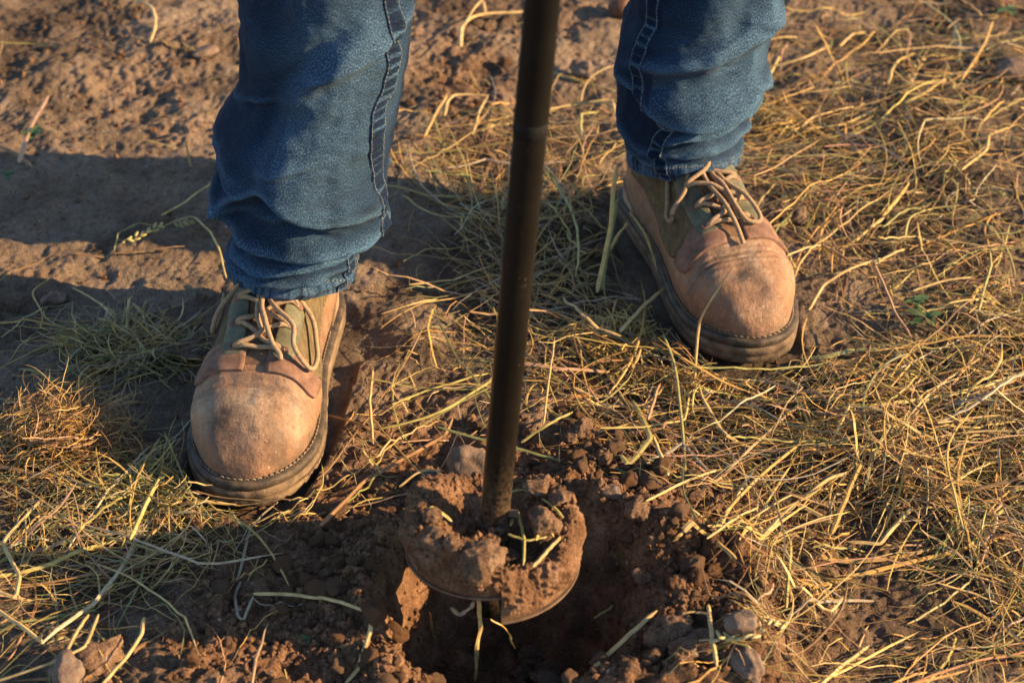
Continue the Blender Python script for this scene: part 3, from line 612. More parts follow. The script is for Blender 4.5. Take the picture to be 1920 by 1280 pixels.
# ------------------------------------------------------------------ auger
auger = bpy.data.objects.new('hand_auger', None); COL.objects.link(auger); auger.location = (AUG[0], AUG[1], 0)
tag(auger, 'black steel auger with a soil-caked flight lifted out of the hole', 'auger')
DZ = .068                                                            # height of the flight above the ground
base = np.array([AUG[0], AUG[1], DZ])
ptop = None
# the shaft passes pixel (1018, 0) at the top of the frame, leaning in X only
a = (0-640)/F; q = AUG[1]/(CT-a*ST); ptop = np.array([(1017-960)/F*q, AUG[1], H-(ST+a*CT)*q])
pb = pix(926, 985, DZ+.012); pb = np.array([(926-960)/F*AUG[1]/(CT-(985-640)/F*ST), AUG[1], 0]); pb[2] = H-(ST+(985-640)/F*CT)*AUG[1]/(CT-(985-640)/F*ST)
ax = (ptop-pb)/np.linalg.norm(ptop-pb)
print('auger', AUG.round(3), 'pb', pb.round(3), 'ptop', ptop.round(3), 'lean', round(math.degrees(math.acos(ax[2])), 2))
def along(z): return pb+ax*((z-pb[2])/ax[2])
SR = .0108
def lathe_on_axis(name, prof, mat, sides=32, parent=auger, dust=None):
    P = np.stack([along(z) for z, r in prof]); V, Fc = tube_data(P, np.array([r for z, r in prof]), sides)
    d = np.zeros(len(V)) if dust is None else np.clip(dust(V[:, 2]), 0, 1)
    return mesh_np(name, V-np.array([AUG[0], AUG[1], 0]), Fc, mat, parent, atts={'dust': d})
hj = H-(ST+(238-640)/F*CT)*AUG[1]/(CT-(238-640)/F*ST)               # tube joint
dst = lambda z: .85*np.exp(-((z-DZ)/.05)**2)+.015
lathe_on_axis('lower_shaft', [(.0, SR)]+[(z, SR) for z in np.linspace(.03, hj-.002, 40)]+[(hj+.004, SR)], M['paint'], dust=dst)
lathe_on_axis('upper_shaft', [(hj+.0022, SR+.0003), (hj+.0024, SR+.0003)]+[(z, SR+.0003) for z in np.linspace(hj+.004, 1.3, 40)], M['paint'], dust=lambda z: 0*z)
lathe_on_axis('joint_sleeve', [(hj-.0055, SR+.0001), (hj-.0052, SR+.0004), (hj+.005, SR+.0004), (hj+.0055, SR+.0002)], M['rubber'])
lathe_on_axis('socket', [(DZ-.012, SR+.002), (DZ+.018, SR+.0022), (DZ+.020, SR+.0012), (DZ+.0205, SR)], M['paint'], dust=lambda z: .6+0*z)
lathe_on_axis('pilot_point', [(DZ-.075, .0008), (DZ-.06, .004), (DZ-.045, .008), (DZ-.012, .0105)], M['steel'])
bolt = tube_data(np.array([[.010, -.002, 0], [.0165, -.003, 0]])+along(DZ+.026)-np.array([AUG[0], AUG[1], 0]), .0034, 6); mesh_np('lock_pin', *bolt, M['steel'], auger, smooth=False)
FR = .0655; SEAMA = R(-84); PITCH = .024
def helix(th): return PITCH*((th-SEAMA) % (2*np.pi))/(2*np.pi)-PITCH*.62    # rises anticlockwise from the seam
ths = np.linspace(0, 2*np.pi-1e-4, 150)+SEAMA; rr_ = np.linspace(.0105, FR-.0008, 12)
T_, R_ = np.meshgrid(ths, rr_, indexing='ij'); zt = DZ-.0078+helix(ths)[:, None]+0*R_
sag = .0 ; cxy = along(DZ)[:2]-AUG
tp = np.stack([cxy[0]+R_*np.cos(T_), cxy[1]+R_*np.sin(T_), zt], -1); bt = tp.copy(); bt[..., 2] -= .0022
n1_, n2_ = tp.shape[:2]; V = np.concatenate([tp.reshape(-1, 3), bt.reshape(-1, 3)]); f1 = grid_faces(n1_, n2_); o2 = n1_*n2_
edge = [np.stack([np.arange(n1_-1)*n2_+n2_-1, (np.arange(n1_-1)+1)*n2_+n2_-1, (np.arange(n1_-1)+1)*n2_+n2_-1+o2, np.arange(n1_-1)*n2_+n2_-1+o2], 1),
        np.stack([np.arange(n2_-1), np.arange(n2_-1)+1, np.arange(n2_-1)+1+o2, np.arange(n2_-1)+o2], 1), np.stack([(n1_-1)*n2_+np.arange(n2_-1), (n1_-1)*n2_+np.arange(n2_-1)+1, (n1_-1)*n2_+np.arange(n2_-1)+1+o2, (n1_-1)*n2_+np.arange(n2_-1)+o2], 1)]
mesh_np('flight', V, [np.concatenate([f1, f1[:, ::-1]+o2]+edge)], M['steel'], auger, smooth=False)
# packed soil riding on the flight
prof = np.array([(.0115, .009), (.022, .010), (.032, .015), (.042, .024), (.051, .032), (.061, .036), (.0675, .034), (.072, .026), (.0742, .014), (.0742, .004), (.073, -.006), (.070, -.0095), (.045, -.010), (.0115, -.010)])
prof = prof*np.array([.875, .80]); pr_ = resample(catmull(prof, 8), 150); ths = np.linspace(0, 2*np.pi, 420)+SEAMA
T_ = ths[:, None]; rr_ = pr_[None, :, 0]+0*T_; zz = pr_[None, :, 1]+0*T_; hx = helix(SEAMA+np.clip(ths-SEAMA, 0, 2*np.pi-1e-3))[:, None]
top_ = sst(0, .02, zz); zz = zz*(1+.12*np.sin(T_*2+1)+.15*np.sin(T_*3))
back = np.clip(np.sin(T_), 0, 1); zz = zz-top_*.006*back
V = np.stack([cxy[0]+rr_*np.cos(T_), cxy[1]+rr_*np.sin(T_), DZ+hx+zz], -1)
f_ = .0042*fbm(V[..., 0]*48, V[..., 1]*48, V[..., 2]*48, o=3)+.0020*(1-np.abs(noise(V[..., 0]*170, V[..., 1]*170, V[..., 2]*170))*2)+.0011*noise(V[..., 0]*380, V[..., 1]*380, V[..., 2]*380)
up = sst(-.008, .006, zz); dirv = np.stack([np.cos(T_)*sst(.04, .07, rr_), np.sin(T_)*sst(.04, .07, rr_), .3+.7*sst(.07, .05, rr_)], -1); V = V+dirv*(f_*up)[..., None]
smass = mesh_np('caked_soil', V.reshape(-1, 3), grid_faces(420, 150), M['clod']); smass.location = (AUG[0], AUG[1], 0)
tag(smass, 'ring of packed reddish soil riding on the auger flight', 'soil')
SOIL = V+np.array([AUG[0], AUG[1], 0])
def soil_top(x, y):
    d = np.hypot(SOIL[..., 0]-x, SOIL[..., 1]-y); m_ = d < .004
    return SOIL[..., 2][m_].max() if m_.any() else DZ+.02
def psoil(u, v, off=0.):
    h_ = DZ+.03
    for _ in range(6): P = pix(u, v, h_); h_ = soil_top(P[0], P[1])+off
    return pix(u, v, h_)
# ------------------------------------------------------------------ clods and stones
def ico(sub):
    bm = bmesh.new(); bmesh.ops.create_icosphere(bm, subdivisions=sub, radius=1); V = np.array([v.co[:] for v in bm.verts]); Fc = np.array([[v.index for v in f.verts] for f in bm.faces]); bm.free(); return V, Fc
ICO = {s: ico(s) for s in (1, 2, 3, 4, 5)}
def rock(seed, sub, ang=.5, fine=.08):
    V, Fc = ICO[sub]; V = V.copy(); r_ = np.random.default_rng(seed)
    for _ in range(int(6+8*ang)):
        nrm = r_.normal(size=3); nrm /= np.linalg.norm(nrm); dd = r_.uniform(.55, .95); k = V@nrm; V = V-np.maximum(k-dd, 0)[:, None]*nrm*(.55+.4*ang)
    s = seed*3.7; V *= (1+.22*fbm(V[:, 0]*1.3+s, V[:, 1]*1.3, V[:, 2]*1.3, o=2)+fine*fbm(V[:, 0]*4+s, V[:, 1]*4, V[:, 2]*4, o=3))[:, None]
    return V*np.array([1, r_.uniform(.75, 1.1), r_.uniform(.65, .95)]), Fc
def rock_obj(name, P, size, seed, mat, sub=3, ang=.5, fine=.08, squash=(1, 1, 1), rz=0., sink=.35):
    V, Fc = rock(seed, sub, ang, fine); V = V*size*np.array(squash); o = mesh_np(name, V, Fc, mat); o.rotation_euler = (0, 0, rz)
    o.location = (P[0], P[1], P[2]-V[:, 2].min()*(1-2*sink) if False else P[2]+size*squash[2]*(1-sink)*.75); return o
BIG = [ # u, v, half-size m, stone?, squash, label
 (880, 872, .026, 1, (.75, .8, 1.2), 'grey-brown angular stone standing behind the black shaft'),
 (128, 1262, .022, 1, (1.25, .8, .8), 'pale grey stone lying below the orange clod in the straw'),
 (182, 1222, .019, 0, (1.25, .8, .75), 'orange-brown clod lit by the sun above the pale grey stone'),
 (1388, 1160, .0125, 1, (1.1, 1, .9), 'rounded brown stone at the foot of the spoil heap'),
 (1395, 1232, .0165, 1, (1.3, .8, .7), 'flat brown stone under pale seed heads'),
 (1256, 1176, .0190, 0, (1.05, 1, .85), 'large smooth clod on the rim where a straw rests'),
 (1285, 1212, .0120, 0, (1, 1, .9), 'clod wedged under the large rim clod'),
 (1325, 1200, .0135, 0, (1.3, 1, .7), 'dark flat clod between the rim clods and the flat stone'),
 (1205, 1075, .0080, 0, (1, 1, .95), 'small round clod on the inner lip of the spoil heap'),
 (1195, 950, .0115, 0, (1.2, .9, .85), 'double clod on the rim of the hole towards the boots'),
 (1145, 918, .0090, 1, (1.2, .9, .8), 'small tan pebble beyond the hole'),
 (1303, 925, .0078, 0, (1.1, .9, .9), 'lone clod in the straw beyond the hole'),
 (1130, 858, .0090, 0, (.8, .8, 1.35), 'upright reddish clod in the crumbs beyond the hole'),
 (1095, 802, .0105, 0, (.9, .9, 1.1), 'sunlit clod at the edge of the straw mat'),
 (1070, 812, .0090, 0, (1, .9, .9), 'clod leaning beside the sunlit clod'),
 (992, 803, .0072, 0, (1.1, 1, .9), 'small clod beside the shaft in front of the straw'),
 (800, 888, .0090, 1, (1.3, .9, .5), 'flat pale chip of stone near the caked soil'),
 (1092, 120, .0190, 1, (1, .8, .9), 'triangular tan stone on the bare soil behind the shaft'),
 (1898, 112, .0270, 1, (1, .9, .6), 'smooth blue-grey stone in the straw'),
 (100, 548, .0140, 1, (1, .8, .6), 'dark stone half buried in the trodden soil'),
 (345, 640, .0180, 1, (1.1, 1, .5), 'dark flat stone in the shade beside the boot'),
 (990, 1200, .0120, 0, (1, 1, .9), 'largest clod on the floor of the hole'),
 (1025, 1238, .0150, 0, (1.1, 1, .8), 'broad clod on the floor of the hole'),
 (975, 1242, .0095, 0, (1, 1, .9), 'round clod beside the broad clod on the hole floor'),
 (1030, 1272, .0120, 1, (1, 1, .8), 'grey stone on the floor of the hole'),
 (1496, 395, .0120, 1, (1.2, .9, .8), 'round dark stone beside the boot in the straw'),
 (385, 86, .0130, 1, (1.4, .9, .6), 'pale chalky stone on the bare soil behind the leg'),
 (1625, 655, .0110, 1, (1.4, .9, .5), 'flat grey pebble on bare soil among the straw'),
]
for k, (u, v, s, st_, sq, lab) in enumerate(BIG):
    P = pg(u, v+s*1300, 0.)
    if 'floor of the hole' in lab or 'hole floor' in lab:
        P = pix(u, v, -.085); P[2] = gz(P[0], P[1])
    o = rock_obj('stone' if st_ else 'clod', P, s, 50+k, M['stone' if st_ else 'clod_dry'], 4, .75 if st_ else .45, .06 if st_ else .13, sq, rng.uniform(0, 6), .35)
    tag(o, lab, 'stone' if st_ else 'clod')
for k, (u, v, s, sq, lab) in enumerate([(906, 1058, .0165, (.95, .9, 1.15), 'largest clod, stuck on the front of the caked soil ring'), (816, 1010, .0100, (1.05, .9, .9), 'blocky clod on the shaded side of the caked soil ring'),
        (846, 1018, .0062, (1, 1, .9), 'small clod between the two big clods on the soil ring'), (868, 1030, .0072, (1, 1, .9), 'clod tucked beside the largest clod on the soil ring'),
        (1022, 985, .0125, (.9, .9, 1.15), 'upright clod inside the sunlit side of the soil ring'), (812, 966, .0075, (1.1, 1, .7), 'clod on the shaded boot-side lip of the soil ring'),
        (1005, 912, .0095, (1.1, 1, .8), 'clod on the sunlit boot-side lip of the soil ring'), (1050, 930, .0075, (1, 1, .8), 'small clod on the sunny edge of the soil ring'), (955, 1040, .0065, (1, 1, .8), 'small clod on the front slope of the soil ring')]):
    P = psoil(u, v+s*600); P[1] -= .35*s; o = rock_obj('clod', P, s*1.12, 120+k, M['clod_dry'], 4, .5, .12, sq, rng.uniform(0, 6), .2); tag(o, lab, 'clod')
# look-alike clods: shared shapes, every one its own object
CL = []
for k in range(10):
    V, Fc = rock(300+k, 3, .5, .14); o = mesh_np('clod', V, Fc, M['clod_dry' if k % 2 else 'clod']); CL.append(o.data); bpy.data.objects.remove(o)
def crumb_field(n, dens):
    """rejection-sample photo-plane density onto the ground"""
    u = rng.uniform(-60, 1980, n*14); v = rng.uniform(-40, 1330, n*14); d = dens(u, v); k = rng.uniform(0, 1, len(u)) < d/ max(d.max(), 1e-6)
    u, v = u[k][:n], v[k][:n]; P = pix(u, v, 0.); P[:, 2] = gz(P[:, 0], P[:, 1]); return P
def clod_d(u, v):
    r = np.hypot((u-962)/250, (v-1146)/150); ringd = np.exp(-((r-1.35)/.35)**2)
    d = 1.0*ringd+1.2*pblob(u, v, 1120, 850, 120, 70)+.9*pblob(u, v, 1180, 930, 120, 60)+.5*pblob(u, v, 680, 980, 120, 70)+.25*pblob(u, v, 560, 1170, 200, 100)+.35*pblob(u, v, 850, 130, 90, 130)+.3*pblob(u, v, 960, 1220, 150, 60)
    return d*(foot_mask(*pix(u, v, 0.).T[:2], .01) < 0)
P = crumb_field(235, clod_d); szs = np.clip(rng.lognormal(np.log(.0054), .38, len(P)), .003, .0115)
for q, s in zip(P, szs):
    r = np.hypot(q[0]-HC[0], q[1]-HC[1]); o = link('clod', CL[rng.integers(10)]); o.location = (q[0], q[1], q[2]+s*.45); o.scale = (s*rng.uniform(.9, 1.3), s, s*rng.uniform(.7, 1.1)); o.rotation_euler = (rng.uniform(-.4, .4), rng.uniform(-.4, .4), rng.uniform(0, 6.28))
    if r < HR*.95: tag(o, 'small clod fallen inside the hole', 'clod', 'small clods inside the hole')
    elif r < .30: tag(o, 'small loose clod on the spoil around the hole', 'clod', 'small clods around the hole')
    elif q[1] > 1.75: tag(o, 'small loose clod on the bare soil behind the jeans', 'clod', 'small clods behind the person')
    else: tag(o, 'small loose clod on the churned soil away from the hole', 'clod', 'small clods on the churned soil')
def crumb_d(u, v): return clod_d(u, v)+.8*pblob(u, v, 560, 1180, 240, 110)+1.1*pblob(u, v, 1240, 1060, 130, 140)+.16*pblob(u, v, 850, 130, 120, 150)+.10*pblob(u, v, 200, 150, 300, 160)+.025
P = crumb_field(6500, crumb_d); s = np.clip(rng.lognormal(np.log(.0017), .4, len(P)), .0007, .0040)
P2 = SOIL.reshape(-1, 3)[rng.integers(0, SOIL[..., 0].size, 900)]; P2 = P2[P2[:, 2] > DZ+.012]; s2 = np.clip(rng.lognormal(np.log(.0018), .4, len(P2)), .0008, .004)
def crumbs(name, P, s, sub=1):
    V0, F0 = ICO[sub]; n = len(P); jit = 1+.22*rng.normal(size=(n, len(V0), 1)); V = V0[None]*jit*s[:, None, None]*rng.uniform(.7, 1.25, (n, 1, 3))+(P+np.array([0, 0, .3])*s[:, None])[:, None]
    return mesh_np(name, V.reshape(-1, 3), (F0[None]+np.arange(n)[:, None, None]*len(V0)).reshape(-1, 3), M['clod'], smooth=False)
tag(crumbs('soil_crumbs', P, s), 'fine reddish soil crumbs strewn over the ground', 'soil', kind='stuff')
o = crumbs('soil_crumbs', P2, s2); tag(o, 'fine soil crumbs stuck to the caked soil ring', 'soil', kind='stuff')
# ------------------------------------------------------------------ straw
TONES = .94*np.array([(.58, .365, .11), (.64, .45, .19), (.44, .37, .12), (.24, .24, .09), (.34, .19, .085), (.52, .31, .18), (.48, .40, .27), (.64, .47, .16)])
def strand_mesh(P, W, Tk, roll, cols):
    """P (N,n,3) centre lines, W (N,n) half widths, Tk (N,) thickness ratio -> V, quads, colours"""
    Nn, n, _ = P.shape; T = np.gradient(P, axis=1); T /= np.linalg.norm(T, axis=2)[..., None]+1e-9
    B = np.cross(T, np.array([0, 0, 1.])); B /= np.linalg.norm(B, axis=2)[..., None]+1e-6; U = np.cross(B, T)
    c, s = np.cos(roll)[:, None, None], np.sin(roll)[:, None, None]; B, U = B*c+U*s, U*c-B*s
    w_ = W[..., None]; t_ = (W*Tk[:, None])[..., None]
    V = np.stack([P-B*w_, P+U*t_, P+B*w_, P-U*t_*.6], 2); Fc = []
    a = (np.arange(Nn)[:, None, None]*n*4+np.arange(n-1)[None, :, None]*4); j = np.arange(4)[None, None]
    Fq = np.stack([a+j, a+(j+1) % 4, a+4+(j+1) % 4, a+4+j], -1).reshape(-1, 4)
    return V.reshape(-1, 3), Fq, np.repeat(cols, n*4, 0)
def straw_field(n, lmin, lmax, wmin, wmax, npts=10, lift=.012, curl=1.):
    m_ = n*8; u = rng.uniform(-120, 2040, m_); v = rng.uniform(-70, 1360, m_); d = straw_density(u, v); k = rng.uniform(0, 1, m_) < d/1.3; u, v, d = u[k][:n], v[k][:n], d[k][:n]; n = len(u)
    C = pix(u, v, 0.)[:, :2]; ln = rng.uniform(0, 1, n)**1.7*(lmax-lmin)+lmin
    flow = np.where(u > 1350, R(12), np.where(u > 750, R(-35), R(10))); ang = flow+rng.normal(size=n)*.75+np.pi*(rng.random(n) < .5)
    wild = rng.random(n) < .35; ang = np.where(wild, rng.uniform(0, 6.28, n), ang)
    st = ln/(npts-1); curv = rng.normal(size=n)*.10*curl; head = ang[:, None]+np.cumsum(curv[:, None]+.06*curl*rng.normal(size=(n, npts)), 1)
    kk = rng.random(n) < .42; kp = rng.integers(2, npts-2, n); ka = rng.normal(size=n)*.9; head += np.where(kk[:, None] & (np.arange(npts)[None] >= kp[:, None]), ka[:, None], 0)
    xy = C[:, None]+np.cumsum(np.stack([np.cos(head), np.sin(head)], -1)*st[:, None, None], 1); xy -= (xy.mean(1)-C)[:, None]
    x, y = xy[..., 0], xy[..., 1]; g0 = gz(x, y); pile = np.clip(d, 0, 1.6)*lift*rng.uniform(0, 1, n)**1.3
    base_ = np.maximum(g0, g0.mean(1)[:, None]*.7+g0.max(1)[:, None]*.3-.004)           # stiff stalks bridge dips
    s_ = np.linspace(0, 1, npts)[None]; tiltv = rng.normal(size=n)[:, None]*(s_-.5)*.014+rng.uniform(0, .008, n)[:, None]*np.sin(np.pi*s_)
    up = np.where(rng.random(n) < .10, rng.uniform(.01, .035, n), 0)[:, None]*np.clip(s_-.45, 0, 1)**1.5*2
    z = np.maximum(base_+.0012+pile[:, None]+tiltv+up, g0+.0008)
    Pn = np.stack([x, y, z], -1); bad = (foot_mask(x, y, .004) > 0).any(1); rr2 = np.hypot(x-HC[0], y-HC[1]); bad |= (rr2 < .135).any(1); uc, vc = proj(Pn.mean(1)); bad |= (pblob(uc, vc, 1235, 1075, 205, 165) > .38+.3*rng.random(n)) | (pblob(uc, vc, 600, 1150, 200, 130) > .4+.4*rng.random(n))
    bad |= (np.abs(x) > .72).any(1) | (y > 2.30).any(1) | (y < .94).any(1)
    keep = ~bad; W0 = rng.uniform(wmin, wmax, n)*rng.choice([1, 1, 1, 1.5], n); prof_ = np.clip(np.minimum(s_*9+.5, (1-s_)*rng.uniform(1.5, 9, n)[:, None]+.12), 0, 1)
    pr = np.array([.31, .11, .14, .08, .13, .11, .06, .06]); ti = rng.choice(8, n, p=pr); col = TONES[ti]*rng.uniform(.7, 1.15, n)[:, None]*(1+.05*rng.normal(size=(n, 3)))
    return Pn[keep], (W0[:, None]*prof_)[keep], rng.uniform(.12, .6, n)[keep], rng.uniform(-.9, .9, n)[keep], np.clip(col, .01, .8)[keep]
A1 = straw_field(1550, .07, .24, .0004, .00105, 14, .013, .6); A2 = straw_field(1700, .02, .09, .00025, .0007, 8, .007, 1.0); A3 = straw_field(2800, .03, .12, .00016, .00036, 10, .011, 1.6)
# the largest ones are objects of their own, the rest is one mass
size = np.linalg.norm(np.diff(A1[0], axis=1), axis=2).sum(1)*A1[1].max(1)*(1+1.5*(A1[0][..., 2].mean(1)-gz(A1[0][:, 4, 0], A1[0][:, 4, 1]))/.01)
uu, vv = proj(A1[0][:, 5]); inview = (uu > 10) & (uu < 1910) & (vv > 10) & (vv < 1270); order = np.argsort(-size*inview); pick = order[:170]; rest = np.setdiff1d(np.arange(len(size)), pick)
o = mesh_np('straw_mat', *strand_mesh(*[q[rest] for q in A1])[:2], M['straw'], smooth=False, cols=strand_mesh(*[q[rest] for q in A1])[2]); tag(o, 'mat of dry straw stalks scattered over the soil', 'straw', kind='stuff')
A2 = [np.concatenate([a_, b_[:, :8] if np.ndim(b_) > 1 and b_.shape[1] > 8 else b_]) for a_, b_ in zip(A2, A3)]
V, Fq, cc = strand_mesh(*A2); o = mesh_np('straw_chaff', V, Fq, M['straw'], smooth=False, cols=cc); tag(o, 'thin broken straw and chaff under the longer stalks', 'straw', kind='stuff')
for k in pick:
    one = [q[k:k+1] for q in A1]; c0 = one[0][0].mean(0); one[0] = one[0]-c0; V, Fq, cc = strand_mesh(*one); o = mesh_np('straw_stalk', V, Fq, M['straw'], smooth=False, cols=cc); o.location = c0
    if uu[k] < 560: tag(o, 'dry straw stalk in the tangle on the shaded side of the person', 'straw', 'straw stalks on the shaded side')
    elif uu[k] < 1250: tag(o, 'dry straw stalk in the mat between the two boots', 'straw', 'straw stalks between the boots')
    elif vv[k] < 640: tag(o, 'dry straw stalk in the spread beside and behind the sunlit boot', 'straw', 'straw stalks beside the sunlit boot')
    else: tag(o, 'dry straw stalk in the spread on the sunny side of the hole', 'straw', 'straw stalks on the sunny side of the hole')
GOLD, PALE, YGRN, GRN, BRN, RED, GRY, YEL = TONES
def one_straw(pts, wid, col, label, name='straw_stalk', heights=None, off=.004, thick=.55, n=26, kink=True, cat='straw', roll=0.):
    pts = np.array(pts, float)
    if heights is None: P = pg(pts[:, 0], pts[:, 1], off)
    else: P = np.stack([pix(q[0], q[1], hh) for q, hh in zip(pts, heights)])
    P = resample(P, 60) if kink else resample(catmull(P, 12), 60)
    for _ in range(2 if kink else 0): P[1:-1] = .25*P[:-2]+.5*P[1:-1]+.25*P[2:]
    P = resample(P, n); s_ = np.linspace(0, 1, n)
    if heights is None: P[:, 2] = np.maximum(P[:, 2], gz(P[:, 0], P[:, 1])+.0012)+.002*np.sin(np.pi*s_)
    P[:, :2] += .0006*np.stack([noise(s_*6+pts[0, 0], s_*0), noise(s_*6, s_*0+pts[0, 1])], 1)
    W_ = wid*.5*np.clip(np.minimum(s_*14+.55, (1-s_)*8+.4), 0, 1); c0 = P.mean(0)
    V, Fq, cc = strand_mesh((P-c0)[None], W_[None], np.array([thick]), np.array([roll]), np.array(col)[None]*rng.uniform(.9, 1.1))
    o = mesh_np(name, V, Fq, M['straw'], smooth=False, cols=np.clip(cc, 0, .85)); o.location = c0; return tag(o, label, cat)
